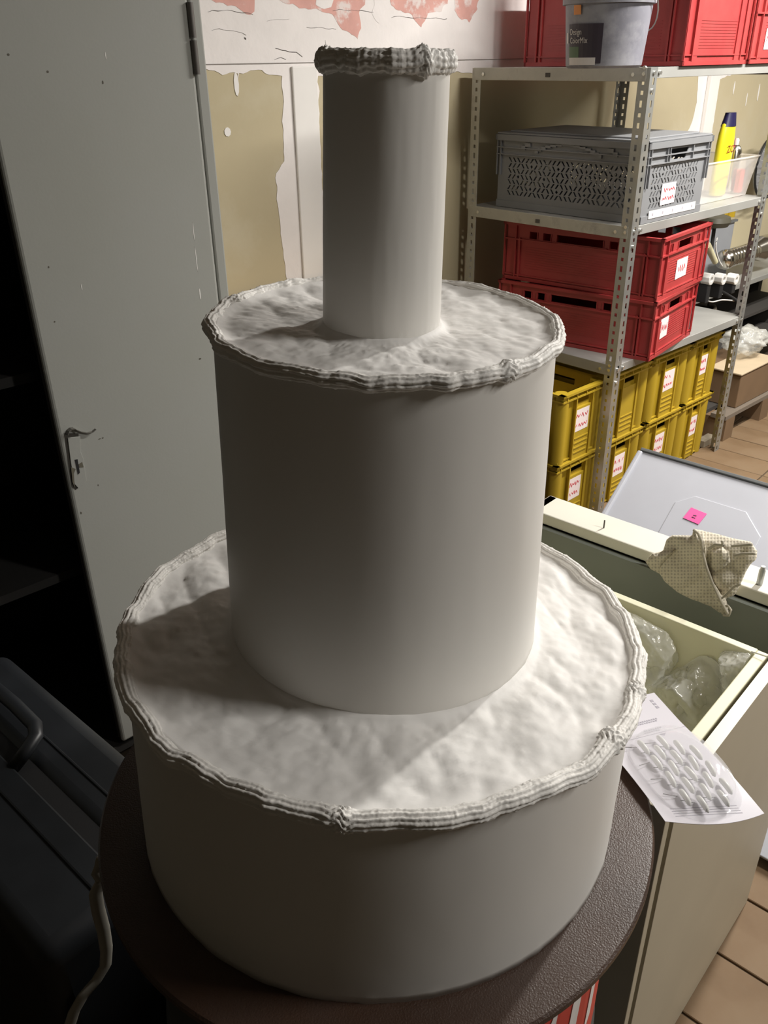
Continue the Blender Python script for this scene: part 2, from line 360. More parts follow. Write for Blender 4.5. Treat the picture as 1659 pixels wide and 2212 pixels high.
def rope(parent, c, R, z, ax, ay, rc, ridges, wob, rough, seed, lumps=(), n=1500, m=44, asp=(1., 1.)):
    mb = MB(); rings = []
    for k in range(n):
        a = 2*PI*k/n; ca, sa = math.cos(a), math.sin(a)
        wr = wob*noise.noise(Vector((ca*5, sa*5, seed))) + wob*.5*noise.noise(Vector((ca*16, sa*16, seed+3)))
        wz = wob*.7*noise.noise(Vector((ca*7, sa*7, seed+9)))
        sz = 1+.12*noise.noise(Vector((ca*9, sa*9, seed+20)))+.02*noise.noise(Vector((ca*30, sa*30, seed+21)))
        tw = .5*noise.noise(Vector((ca*6, sa*6, seed+30)))
        lp = 0
        for la, lw, lh in lumps:
            d = (a-la+PI) % (2*PI)-PI; q = math.exp(-(d/lw)**2); sz += lh*q; lp += q; tw += .9*q*math.sin(d/lw*3)
        rr = R+wr; ring = []
        for j in range(m):
            ph = 2*PI*j/m
            rid = abs(math.sin((ph+tw*.5)*ridges/2))**.6
            q = rc*sz*(.74+.28*rid)
            x0 = rr*ca; y0 = rr*sa
            q += rough*noise.noise(Vector((ca*R*420, sa*R*420, ph*5+seed)))*.25*(1+2.6*lp)
            q += rough*max(0, noise.noise(Vector((ca*R*260, sa*R*260, ph*6+seed+5)))-.25)*1.0
            er = q*math.cos(ph)*.95*asp[0]; ez = q*math.sin(ph)*1.02*asp[1]
            x = c[0]+(rr+er)*ca; y = c[1]+(rr+er)*sa
            ring.append(mb.P((x, y, z+wz+ez+ax*(x-c[0])+ay*(y-c[1]))))
        rings.append(ring)
    for i in range(n):
        a, b = rings[i], rings[(i+1) % n]
        for j in range(m): mb.f.append([a[j], a[(j+1) % m], b[(j+1) % m], b[j]])
    o = mb.make('piped_border', icing, parent, smooth='all'); return o
def ang(c, px, py, z):
    p = on_z(px, py, z); return math.atan2(p.y-c[1], p.x-c[0])
c1b, c1t, z1 = (-.0105, .641), (-.0030, .6347), 1.0415
c2b, c2t, z2 = (-.002, .6455), (.0031, .6424), 1.3203
c3b, c3t, z3 = (.0002, .6355), (.0062, .6355), 1.4975
a1 = (-.0525, -.016); a2 = (-.0367, .0139)
t1 = tier('lower_tier', c1b, .2345, ZL, c1t, .2270, z1, *a1, .0028, 26, .139, c2b, seed=1)
t2 = tier('middle_tier', c2b, .1385, z1-.006, c2t, .1305, z2, *a2, .0021, 34, .0445, c3b, seed=2)
t3 = tier('column', c3b, .0446, z2-.006, c3t, .0424, z3, 0, 0, .001, 40, None, seed=3, n=200, depress=.001)
rope(t1, c1t, .2285, z1, *a1, .0077, 11, .0042, .0016, 3, lumps=[(ang(c1t, 1335, 1590, z1), .035, .35), (ang(c1t, 745, 1765, z1), .03, .18), (ang(c1t, 1388, 1480, z1), .03, .2)], n=2000, m=52)
rope(t2, c2t, .1318, z2, *a2, .0056, 10, .0028, .0012, 13, lumps=[(ang(c2t, 1130, 800, z2), .05, .4), (ang(c2t, 480, 665, z2), .06, .2)], n=1500)
rope(t3, c3t, .0418, z3+.0005, -.02, 0, .0059, 10, .0020, .0010, 23, lumps=[(-1.0, .13, .30), (-2.9, .12, .15)], n=760, asp=(.92, 1.2))

# ------------------------------------------------------------------ board and drum below
mb = MB(); R_ = .276
o = mb.lathe([(.02, ZL-.010), (R_-.004, ZL-.010), (R_, ZL-.0085), (R_, ZL-.0025), (R_-.0022, ZL-.0003), (R_-.006, ZL), (.02, ZL)], 180, (-.012, .636)).make('round_board', board, smooth=True)
tag(o, 'round dark brown board with speckled sheen, under the white cake dummy', 'board')
drum = thing('steel_drum', 'dark drum with a red and white label, standing under the round brown board', 'drum', (-.012, .636, 0))
dr = .245
pr_ = [(dr-.012, 0), (dr, .006), (dr, .02)]
for zc in (.28, .55): pr_ += [(dr-.002, zc-.02), (dr+.004, zc-.006), (dr+.004, zc+.006), (dr-.002, zc+.02)]
pr_ += [(dr-.002, .79), (dr+.004, .808), (dr+.005, .822), (dr-.004, .8295), (dr-.02, .8295)]
MB().lathe(pr_, 120, (-.012, .636)).make('drum_body', drum_m, drum, smooth=True)
def dcurve(u, z, d, r=dr, c=(-.012, .636)):      # u in radians
    rr = r+.0008+d; return Vector((c[0]+rr*math.cos(u), c[1]+rr*math.sin(u), z))
def dpatch(mb, poly, d=.0006, r=dr, c=(-.012, .636)):
    mb.prism(poly, lambda x, y, e: dcurve(x, y, e, r, c), d)
lb = MB(); 
for k in range(14): dpatch(lb, [(-1.75+k*.1, .60), (-1.75+(k+1)*.1, .60), (-1.75+(k+1)*.1, .785), (-1.75+k*.1, .785)])
lab = lb.make('drum_label', red_p, drum)
lw_ = MB()
for k, (x0, s_) in enumerate(((-.95, .05), (-.80, .07), (-.62, .06), (-1.2, .08), (-1.42, .06))):
    dpatch(lw_, [(x0, .64), (x0+s_, .66), (x0+s_+.035, .775), (x0+.03, .74)], .0012)
lw_.make('label_print', white_p, lab)

# ------------------------------------------------------------------ white kitchen base cabinet
C0 = (.7235, .224); W0 = .5265
cab = thing('base_cabinet', 'white open-topped kitchen base cabinet with beige side, right of the drum', 'cabinet', MC @ Vector((1.0, .48, 0)))
HT = .74
o = MB(MC).box((.745, .224, .0), (1.31, .2405, HT-.0008)).make('side_panel', cab_side, cab, bevel=.0008)
MB(MC).box((.7448, .2238, HT-.0008), (1.31, .2406, HT)).make('edge_strip', cab_white, o)
MB(MC).box((.745, .7345, .0), (1.31, .751, HT)).make('side_panel', cab_side, cab, bevel=.001)
MB(MC).box((1.296, .2405, .02), (1.306, .7345, HT-.025)).make('back_panel', cab_in, cab)
MB(MC).box((.745, .2405, .08), (1.296, .7345, .098)).make('bottom_panel', cab_in, cab)
o = MB(MC).box((1.238, .2405, HT-.022), (1.312, .752, HT+.0)).make('rear_rail', cab_top, cab, bevel=.0025)
MB(MC).box((.7215, .226, .10), (.7375, .750, HT-.004)).make('front_panel', cab_side, cab, bevel=.0015)
MB(MC).box((.75, .2405, HT-.10), (.80, .7345, HT-.085)).make('front_rail', cab_in, cab)
MB(MC).box((1.225, .2405, HT-.32), (1.237, .7345, HT-.024)).make('inner_board', cab_in, cab)
MB(MC).tube([(1.262, .607, HT), (1.262, .607, HT+.016)], .0014, 8).make('nail', crack, cab)
# drawer
dw = bpy.data.objects.new('drawer', None); COL.objects.link(dw); dw.parent = cab; dw.location = (0, 0, 0); dw.matrix_parent_inverse = cab.matrix_world.inverted()
bpy.context.view_layer.update()
DZ = HT-.003
MB(MC).box((.752, .2465, HT-.17), (1.09, .2625, DZ)).make('drawer_side', drawer_m, dw, bevel=.0015)
MB(MC).box((.752, .712, HT-.17), (1.09, .728, DZ)).make('drawer_side', drawer_m, dw, bevel=.0015)
MB(MC).box((1.078, .2625, HT-.17), (1.092, .712, DZ)).make('drawer_back', drawer_m, dw, bevel=.0015)
MB(MC).box((.752, .2625, HT-.17), (.766, .712, DZ-.02)).make('drawer_front', drawer_m, dw, bevel=.0015)
MB(MC).box((.752, .2465, HT-.178), (1.09, .728, HT-.170)).make('drawer_bottom', drawer_m, dw)
# metal peg on the rail, right
q = on_z(1640, 1262, HT); o = MB().lathe([(.0045, HT+.0005), (.005, HT+.002), (.005, HT+.026), (.0035, HT+.030), (.0035, HT+.034)], 20, (q.x, q.y)).make('metal_peg', steel, smooth=True)
tag(o, 'small grey metal peg standing on the cabinet rear rail, right of the cloth', 'peg')

# plastic bags in the drawer
def bag(cen, rad, seed, label, yaw=0., tail=None):
    rr = random.Random(seed); bm = bmesh.new(); bmesh.ops.create_icosphere(bm, subdivisions=6, radius=1)
    pl = [(Vector((rr.gauss(0, 1), rr.gauss(0, 1), rr.gauss(0, 1))).normalized(), rr.uniform(.62, 1.0)) for _ in range(17)]
    rot = Matrix.Rotation(yaw, 3, 'Z')
    for v in bm.verts:
        d = v.co.normalized()
        ws_ = sorted((h/max(.05, d.dot(n_)) for n_, h in pl if d.dot(n_) > .05)); r = min(1.35, ws_[0] if ws_ else 1)
        q = d+Vector((seed, 0, 0))
        r *= 1 - .30*(1-abs(noise.noise(q*1.6))*2.2)**6*(noise.noise(q*.9) > -.1) - .10*abs(noise.noise(q*3.2)) - .03*abs(noise.noise(q*9))
        if tail:
            k_ = max(0, d.dot(Vector(tail).normalized())); r *= 1+.9*k_**14
        p = rot @ Vector((d.x*rad[0], d.y*rad[1], d.z*rad[2]))*r; w_ = Vector(cen)+p
        w_.z = max(w_.z, .573+.002*d.x); w_.x = min(w_.x, 1.074+.001*d.y) ; 
        if w_.z < HT+.002: w_.y = min(max(w_.y, .266+.001*d.x), .70)
        v.co = MC @ w_
    me = bpy.data.meshes.new('plastic_bag'); bm.to_mesh(me); bm.free(); me.materials.append(film_bag)
    me.polygons.foreach_set('use_smooth', [True]*len(me.polygons))
    o = bpy.data.objects.new('plastic_bag', me); COL.objects.link(o)
    return tag(o, label, 'bag', 'clear plastic bags in the drawer')
def bpos(px, py, z): q = MC.inverted() @ on_z(px, py, z); return (q.x, q.y, z)
bag(bpos(1395, 1405, .665), (.062, .066, .068), 1.3, 'clear crumpled plastic bag in the drawer, nearest the cake dummy')
bag(bpos(1488, 1495, .640), (.062, .056, .050), 4.1, 'milky crumpled plastic bag in the middle of the drawer, above the pin card', tail=(.6, -.2, .7))
bag(bpos(1600, 1448, .700), (.055, .040, .050), 8.2, 'clear plastic bag drooping at the drawer back right corner', tail=(.5, -.6, .6))
bag(bpos(1400, 1590, .600), (.060, .055, .024), 12.2, 'flat clear plastic bag low in the drawer, under the lower tier edge')

# ------------------------------------------------------------------ net cloth on the rail
def cpt(px, py, dz=0.):      # on the front face of the rail
    p = on_plane(px, py, UC, 1.232-dz); return p
outl = [(1394, 1213), (1408, 1196), (1432, 1190), (1440, 1165), (1452, 1156), (1475, 1156), (1495, 1157), (1498, 1142), (1515, 1146), (1545, 1152), (1580, 1162), (1622, 1170), (1636, 1190), (1634, 1208), (1622, 1218), (1612, 1234), (1600, 1262), (1588, 1284), (1570, 1296), (1578, 1316), (1574, 1328), (1560, 1330), (1535, 1312), (1500, 1300), (1460, 1282), (1432, 1258), (1422, 1240), (1405, 1230)]
cloth = None
def cloth_patch(poly, cen, depth, seed, folds, name, parent, thick=.002, uvs=1.):
    nA = 140; nR = 34; pts = []
    # resample the outline
    P2 = [Vector(q) for q in poly]; L = [0]
    for i in range(len(P2)): L.append(L[-1]+(P2[(i+1) % len(P2)]-P2[i]).length)
    res = []
    for k in range(nA):
        t = L[-1]*k/nA; i = max(j for j in range(len(P2)) if L[j] <= t); f = (t-L[i])/max(1e-6, L[i+1]-L[i]); res.append(P2[i].lerp(P2[(i+1) % len(P2)], f))
    mb = MB(); rings = []; uv = []
    for j in range(nR+1):
        g = j/nR; ring = []
        for k in range(nA):
            q = Vector(cen).lerp(res[k], g)
            x, y = (q.x-1394)/240, (q.y-1142)/190
            d = depth*math.sqrt(max(0, 1-g**2.4))
            sx = x*.8+y*.9
            fo = abs(noise.noise(Vector((sx*folds, (x-y)*folds*.45, seed)))) 
            fo2 = noise.noise(Vector((x*folds*1.7, y*folds*1.7, seed+4)))
            d += (.026*fo - .006 + .006*fo2)*min(1, (1-g)*4)
            p = cpt(q.x, q.y, max(0, d)+.001)
            ring.append(mb.P(p)); uv.append((x*uvs, y*uvs*.8))
        rings.append(ring)
    for a, b in zip(rings, rings[1:]):
        for k in range(nA): mb.f.append([a[k], a[(k+1) % nA], b[(k+1) % nA], b[k]])
    me = bpy.data.meshes.new(name); me.from_pydata(mb.v, [], mb.f); me.materials.append(cloth_m)
    ul_ = me.uv_layers.new(name='UVMap')
    for lp in me.loops: ul_.data[lp.index].uv = uv[lp.vertex_index]
    me.polygons.foreach_set('use_smooth', [True]*len(me.polygons))
    o = bpy.data.objects.new(name, me); COL.objects.link(o)
    so = o.modifiers.new('thickness', 'SOLIDIFY'); so.thickness = thick; so.offset = -1
    if parent: o.parent = parent
    return o
cloth = cloth_patch(outl, (1510, 1225), .020, 2.2, 3.2, 'net_cloth', None)
tag(cloth, 'crumpled beige net cloth hung over the white cabinet rail', 'cloth')
fl1 = cloth_patch([(1498, 1142), (1520, 1146), (1524, 1170), (1528, 1215), (1545, 1262), (1572, 1308), (1576, 1326), (1560, 1329), (1542, 1300), (1522, 1262), (1510, 1225), (1502, 1185)], (1528, 1240), .034, 5.5, 2.0, 'fold', cloth)
fl2 = cloth_patch([(1530, 1185), (1562, 1176), (1578, 1188), (1580, 1215), (1566, 1228), (1545, 1240), (1532, 1228)], (1556, 1205), .038, 9.5, 2.5, 'fold', cloth)
fl3 = cloth_patch([(1394, 1213), (1408, 1196), (1440, 1188), (1462, 1186), (1448, 1205), (1436, 1225), (1424, 1240), (1405, 1230)], (1425, 1210), .030, 3.5, 2.5, 'fold', cloth)
def hem(pxs, dz, r=.0022):
    pts = [cpt(x, y, dz) for x, y in pxs]; out = []
    for i in range(len(pts)-1):
        for k in range(6): out.append(pts[i].lerp(pts[i+1], k/6))
    MB().tube(out + [pts[-1]], r, 8).make('hem', cloth_m, cloth, smooth='all')
hem([(1498, 1144), (1508, 1152), (1516, 1170), (1518, 1195), (1526, 1225), (1540, 1262), (1558, 1300), (1572, 1326)], .052)
hem([(1530, 1186), (1545, 1176), (1562, 1178), (1560, 1168)], .05); hem([(1580, 1180), (1600, 1178), (1625, 1176)], .026); hem([(1585, 1200), (1605, 1196), (1632, 1196)], .026)
hem([(1600, 1262), (1585, 1268), (1570, 1284), (1552, 1298)], .03, .0016)
hem([(1560, 1314), (1572, 1308), (1579, 1318), (1574, 1330), (1562, 1329)], .030, .002)

# ------------------------------------------------------------------ pin card with blister
pz = ZL+.0035
K = [on_z(x, y, pz) for x, y in ((1337, 1669), (1476, 1822), (1650, 1760), (1413, 1497))]
ex = (K[2]-K[3]); Lx = ex.length; ex.normalize()      # along the card
ey = Vector((ex.y, -ex.x, 0));                        # towards the tower/viewer side
Wd = .098
pack = thing('pin_card', 'white glossy hanging card with a clear blister of white clips, lying on board edge', 'package', K[3])
org = K[3]
def cf(a, b, d=0):       # a along, b across
    bend = -.010*max(0, (a-.13)/.06)**2 if a > .13 else 0
    bend += -.004*max(0, (b-.05)/.05)**2 if a > .1 else 0
    return org + ex*a + ey*b + Vector((0, 0, d+bend*.0 + (.004*math.sin(max(0, a-.05)*20))))
mb = MB(); NA, NB = 40, 20; grid = []
for i in range(NA+1):
    row = []
    a = Lx*i/NA
    for j in range(NB+1):
        b = Wd*j/NB; aa = a
        if i > NA*.7:
            f = (i/NA-.7)/.3; aa = a - f*.020*(max(0, (j/NB))**1.3) + f*.006*math.sin(PI*j/NB)
        row.append(aa_b := (aa, b))
    grid.append(row)
top = [[mb.P(cf(a, b, .0006)) for a, b in r] for r in grid]; bot = [[mb.P(cf(a, b, 0)) for a, b in r] for r in grid]
for i in range(NA):
    for j in range(NB):
        mb.f.append([top[i][j], top[i+1][j], top[i+1][j+1], top[i][j+1]]); mb.f.append([bot[i][j], bot[i][j+1], bot[i+1][j+1], bot[i+1][j]])
for i in range(NA):
    mb.f.append([top[i][0], bot[i][0], bot[i+1][0], top[i+1][0]]); mb.f.append([top[i][NB], top[i+1][NB], bot[i+1][NB], bot[i][NB]])
for j in range(NB):
    mb.f.append([top[0][j], top[0][j+1], bot[0][j+1], bot[0][j]]); mb.f.append([top[NA][j], bot[NA][j], bot[NA][j+1], top[NA][j+1]])
card = mb.make('card', card_m, pack, smooth=True)
pr = MB()
for a, b, l, t_ in ((.038, .022, .026, .0012), (.041, .024, .030, .001), (.052, .026, .024, .0012), (.055, .030, .022, .001)):
    n = int(l/.0028)
    for k in range(n): pr.prism([(a+.0003*(k % 2), b+k*.0028), (a+t_*1.6, b+k*.0028), (a+t_*1.6, b+k*.0028+.0018), (a, b+k*.0028+.0016)], lambda x, y, d: cf(x, y, .0007+d), .0002)
for k in range(3):
    pr.prism([(.010+k*.0055, .009), (.0135+k*.0055, .009), (.0135+k*.0055, .0125), (.010+k*.0055, .0125)], lambda x, y, d: cf(x, y, .0007+d), .0002)
pr.prism([(.0625, .026), (.066, .030), (.0625, .034)], lambda x, y, d: cf(x, y, .0007+d), .0002)
pr.prism([(.060, .0), (.0604, .0), (.0604, .098), (.060, .098)], lambda x, y, d: cf(x, y, .0007+d), .0001)
for k in range(4): pr.prism([(Lx-.016+k*.003-.0, .02), (Lx-.0154+k*.003, .02), (Lx-.031+k*.003, .085), (Lx-.0316+k*.003, .085)], lambda x, y, d: cf(x, y, .0007+d), .0001)
pr.make('print', greyink, card)['kind'] = 'stuff'
# blister tray: oval dome
bc = (.118, .044); ba, bb = .058, .040
mb = MB(); rings = []; nn_ = 72
for g, h in ((1.12, .0008), (1.03, .0012), (1.0, .004), (.97, .012), (.90, .0155), (.6, .016), (.3, .0165), (.02, .0165)):
    rings.append([mb.P(cf(bc[0]+ba*g*math.copysign(abs(math.cos(t))**.75, math.cos(t)), bc[1]+bb*g*math.copysign(abs(math.sin(t))**.75, math.sin(t)), .0007+h)) for t in [2*PI*k/nn_ for k in range(nn_)]])
for a, b in zip(rings, rings[1:]):
    for k in range(nn_): mb.f.append([a[k], a[(k+1) % nn_], b[(k+1) % nn_], b[k]])
mb.f.append(rings[-1])
mb.make('blister', film_blis, pack, smooth='all')
def clip_mesh():
    mb = MB(); R2 = []; n = 14; L_ = .0108
    for i in range(9):
        f = -1+2*i/8; r = .0027*math.sqrt(max(.05, 1-abs(f)**5)); z = .004+.0015*(1-f*f)
        R2.append([mb.P((f*L_, r*math.cos(2*PI*k/n), z+r*1.25*math.sin(2*PI*k/n))) for k in range(n)])
    for a, b in zip(R2, R2[1:]):
        for k in range(n): mb.f.append([a[k], a[(k+1) % n], b[(k+1) % n], b[k]])
    mb.f.append(R2[0][::-1]); mb.f.append(R2[-1]); return mb
base = clip_mesh().make('clip', clip_m, None, smooth='all'); cmesh = base.data; bpy.data.objects.remove(base)
pinb = MB().tube([(0, 0, 0), (.006, 0, .001), (.014, .001, .002)], .0004, 5).make('pin', pin_m, None); pmesh = pinb.data; bpy.data.objects.remove(pinb)
RZ = Matrix((ex, ey, Vector((0, 0, 1)))).transposed()
k = 0
for row in range(5):
    for c_ in range(4):
        a = .080+c_*.0245+(.0122 if row % 2 else 0); b = .019+row*.0118
        if ((a-bc[0])/ba)**2+((b-bc[1])/bb)**2 > .80: continue
        o = bpy.data.objects.new('clip', cmesh); COL.objects.link(o); p = cf(a, b, .0014)
        rot = RZ.to_4x4() @ Matrix.Rotation(random.uniform(-.12, .12)+.08, 4, 'Z')
        o.parent = pack; o.matrix_parent_inverse = pack.matrix_world.inverted(); o.matrix_basis = Matrix.Translation(p) @ rot
        k += 1
        if row in (1, 3, 4) or c_ in (0,):
            o2 = bpy.data.objects.new('pin', pmesh); COL.objects.link(o2); o2.parent = pack; o2.matrix_parent_inverse = pack.matrix_world.inverted()
            o2.matrix_basis = Matrix.Translation(cf(a-.006, b+.004, .002)) @ RZ.to_4x4() @ Matrix.Rotation(random.uniform(1.0, 2.2), 4, 'Z')

# ------------------------------------------------------------------ grey metal cabinet, left
mc = thing('metal_cabinet', 'tall grey metal cabinet with lock plate and dark open interior, left of the cake dummy', 'cabinet', MS @ Vector((.56, 1.85, 0)))
V0, V1 = 1.55, 2.16; uL, uM, uR, uE = .13, .5645, .957, .985; ZH = 1.95
MB(MS).box((uE-.018, V0+.004, .04), (uE, V1, ZH)).make('side_panel', doorg, mc, bevel=.003)
MB(MS).box((uL, V0+.004, .04), (uL+.018, V1, ZH)).make('side_panel', doorg, mc, bevel=.003)
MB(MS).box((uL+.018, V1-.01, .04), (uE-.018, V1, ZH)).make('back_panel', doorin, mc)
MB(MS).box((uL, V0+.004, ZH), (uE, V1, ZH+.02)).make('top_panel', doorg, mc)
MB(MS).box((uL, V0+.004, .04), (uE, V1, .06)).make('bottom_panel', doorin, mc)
MB(MS).box((uL+.018, V0+.05, .06), (uL+.022, V1-.01, ZH)).make('shade_lining', doorin, mc)  # thin dark sheet over the side panel, interior shade put into its colour
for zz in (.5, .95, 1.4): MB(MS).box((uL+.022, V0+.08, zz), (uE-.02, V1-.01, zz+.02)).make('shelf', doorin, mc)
MB(MS).box((uR+.003, V0, .04), (uE, V0+.02, ZH)).make('frame_post', doorg, mc, bevel=.004)
dd = MB(MS).box((uM, V0-.004, .07), (uR, V0+.018, ZH-.03)).make('door', doorg, mc, bevel=.007, seg=3)
MB(MS).box((uM-.0005, V0+.004, .075), (uM+.004, V0+.0185, ZH-.035)).make('door_edge', mat('dark_door_edge', (.05, .045, .04), .5), dd, bevel=.001)
MB(MS).box((uL-.43, V0-.004, .07), (uL-.004, V0+.018, ZH-.03)).make('door', doorg, mc, bevel=.006)
for z_ in (1.535, .35):
    for dz in (-.030, .030): MB(MS).tube([(uR+.001, V0-.006, z_+dz-.028), (uR+.001, V0-.006, z_+dz+.028)], .0062, 12).make('hinge', mat('hinge_steel', (.12, .11, .10), .45, metal=.4), dd, smooth=True)
# lock plate and lever; positions on the door face
def dpt(px, py, d=0): p = on_plane(px, py, VS, V0-.004-d); return (p.dot(US), p.z)
fd = lambda d0: (lambda x, y, d: MS @ Vector((x, V0-.004-d0-d, y)))
poly = [dpt(*q) for q in ((141, 935), (172, 935), (173, 975), (178, 990), (186, 1040), (166, 1057), (158, 1052), (150, 1005))]
MB().prism([(x-.0025, z) for x, z in poly], fd(-.0004), .0009).make('shadow_patch', mat('plate_shadow_gap', (.06, .055, .045), .7), dd)  # flat dark patch, paints the shadow gap beside the lock plate
lp_ = MB().prism([dpt(*q) for q in ((145, 945), (172, 942), (173, 975), (179, 990), (186, 1038), (168, 1054), (160, 1045), (152, 1000))], fd(.0006), .0022).make('lock_plate', doorg, dd, bevel=.0006)
MB().prism([dpt(*q) for q in ((160, 992), (166, 991), (171, 1020), (167, 1024))], fd(.0029), .0006).make('keyhole', black_m, lp_)
MB().prism([dpt(*q) for q in ((152, 1008), (162, 1012), (158, 1022), (160, 1052), (155, 1040))], fd(.003), .0004).make('bare_metal', mat('worn_plate', (.13, .12, .09), .5), lp_)
MB().prism([dpt(*q) for q in ((168, 1002), (176, 997), (179, 1008), (170, 1009))], fd(.003), .0004).make('bare_metal', mat('worn_plate', (.13, .12, .09), .5), lp_)
lev = [(141, 938), (144, 930), (150, 925), (157, 924), (165, 929), (175, 933), (188, 935), (198, 933), (205, 927)]
mb = MB()
for (xa, ya), (xb, yb) in zip(lev, lev[1:]):
    for d0, d1 in ((.0, .016),):
        A, B = dpt(xa, ya), dpt(xb, yb)
        mb.prism([(A[0], A[1]), (B[0], B[1]), (B[0], B[1]+.0015), (A[0], A[1]+.0015)], fd(0), .012 if xa < 160 else .006)
mb.make('lever', mat('lever_dark', (.12, .115, .10), .5), dd)
def chip(px, py, rx, rz, m): 
    x, z = dpt(px, py); MB().prism([(x+rx*math.cos(a*PI/4)*(1+.4*noise.noise(Vector((a, px, 0)))), z+rz*math.sin(a*PI/4)) for a in range(8)], fd(0), .0003).make('paint_chip', m, dd)
for q in ((432, 775, .003, .002), (215, 948, .003, .001), (222, 946, .002, .0015), (175, 1108, .0015, .003), (118, 695, .0015, .0015), (103, 155, .002, .002), (105, 577, .0015, .002), (18, 118, .002, .002), (212, 1048, .001, .002), (222, 178, .0015, .003)): chip(*q, mat('chip_dark', (.10, .09, .07), .7))
for q in ((432, 635, .0012, .012), (424, 560, .0007, .025), (228, 120, .0006, .006), (176, 620, .0006, .006), (418, 500, .0006, .018)): chip(*q, wallwhite2)

# ------------------------------------------------------------------ black hard case and hose, lower left
MCS = MS @ Matrix.Translation(Vector((.26, .88, 0))) @ Matrix.Rotation(.09, 4, 'Z') @ Matrix.Translation(Vector((-.25, -.88, 0)))
case = thing('black_case', 'black hard plastic case with seam and moulded handle, on the floor lower left', 'case', MS @ Vector((.24, 1.1, 0)))
ZT = .55
def shell(u0, u1, name):
    o = MB(MCS).box((u0, .765, 0.0), (u1, 1.40, ZT)).make(name, black_pl, case, bevel=.028, seg=5, smooth=True); return o
shell(.253, .372, 'rear_shell'); shell(.10, .247, 'front_shell')
MB(MCS).box((.235, .79, .03), (.265, 1.40, ZT-.006)).make('seam_gasket', black_m, case)
MB(MCS).box((.198, .80, ZT-.004), (.236, 1.39, ZT+.003)).make('rib', black_pl, case, bevel=.003)
MB(MCS).box((.300, .80, ZT-.004), (.304, 1.36, ZT+.002)).make('rib', black_pl, case, bevel=.001)
hp = [(.238, 1.10, ZT-.002), (.262, 1.10, ZT+.014), (.285, 1.11, ZT+.022), (.295, 1.13, ZT+.025), (.297, 1.20, ZT+.026), (.295, 1.30, ZT+.025), (.285, 1.32, ZT+.022), (.262, 1.33, ZT+.014), (.238, 1.33, ZT-.002)]
MB(MCS).tube(hp, [.012]*9, 12, .8).make('handle', black_pl, case, smooth='all')
for vv in (1.33,): MB(MCS).box((.225, vv-.03, ZT-.02), (.275, vv+.03, ZT+.008)).make('latch', black_pl, case, bevel=.004)
hk = []
for px, py in ((222, 1850), (216, 1868), (206, 1885), (220, 1900), (206, 1928), (212, 1965), (224, 2010), (230, 2050), (228, 2085), (208, 2118), (180, 2150), (160, 2185), (146, 2230), (135, 2270)):
    hk.append(on_plane(px, py, VS, .745))
out = []
for i in range(len(hk)-1):
    for k_ in range(5): out.append(hk[i].lerp(hk[i+1], k_/5))
rs = [.0085 - .003*math.exp(-((i-10)/5)**2) for i in range(len(out))]
o = MB().tube(out, rs, 12, .45, ref=tuple(VS)).make('webbing_strap', hose_m, smooth='all'); tag(o, 'pale flat hanging strap beside the black case, lower left', 'strap')

# ------------------------------------------------------------------ shelf unit
W_, D_, ZZ = .90, .677, (1.466, 1.028, .582)
rack = thing('shelf_unit', 'galvanised slotted-angle shelf unit with three trays along the back wall', 'shelf', SO)
def post(cu, cv, su, sv, m, H=1.466):
    mb = MB(MSH); fw_ = .038; t_ = .0022; pitch = .0295; n = int(H/pitch)
    def cel(flip):
        out = []
        for i in range(n):
            z0 = i*pitch; z1_ = z0+pitch if i < n-1 else H; zc = z0+pitch/2; hw, hh = (.0045, .009) if i % 2 == 0 else (.0048, .0055); xc = fw_*.55
            e = hh*.0
            out.append((0, z0, fw_, z1_, [(xc-hw, zc-hh), (xc+hw, zc-hh), (xc+hw, zc+hh), (xc-hw, zc+hh)]))
        return out
    mb.cells(lambda x, z, d: (cu+su*x, cv+sv*d, z), t_, cel(0))
    mb.cells(lambda x, z, d: (cu+su*d, cv+sv*x, z), t_, cel(1))
    mb.face([(cu+su*fw_, cv, 0), (cu+su*fw_, cv+sv*t_, 0), (cu+su*fw_, cv+sv*t_, H), (cu+su*fw_, cv, H)]); mb.face([(cu, cv+sv*fw_, 0), (cu+su*t_, cv+sv*fw_, 0), (cu+su*t_, cv+sv*fw_, H), (cu, cv+sv*fw_, H)])
    mb.face([(cu, cv, H), (cu+su*fw_, cv, H), (cu+su*fw_, cv+sv*t_, H), (cu, cv+sv*t_, H)]); mb.face([(cu, cv, H), (cu+su*t_, cv, H), (cu+su*t_, cv+sv*fw_, H), (cu, cv+sv*fw_, H)])
    return mb.make('post', m, rack)
post(0, 0, 1, 1, steel); post(0, D_, 1, -1, steel_b); post(W_, 0, -1, 1, steel); post(W_, D_, -1, -1, steel)
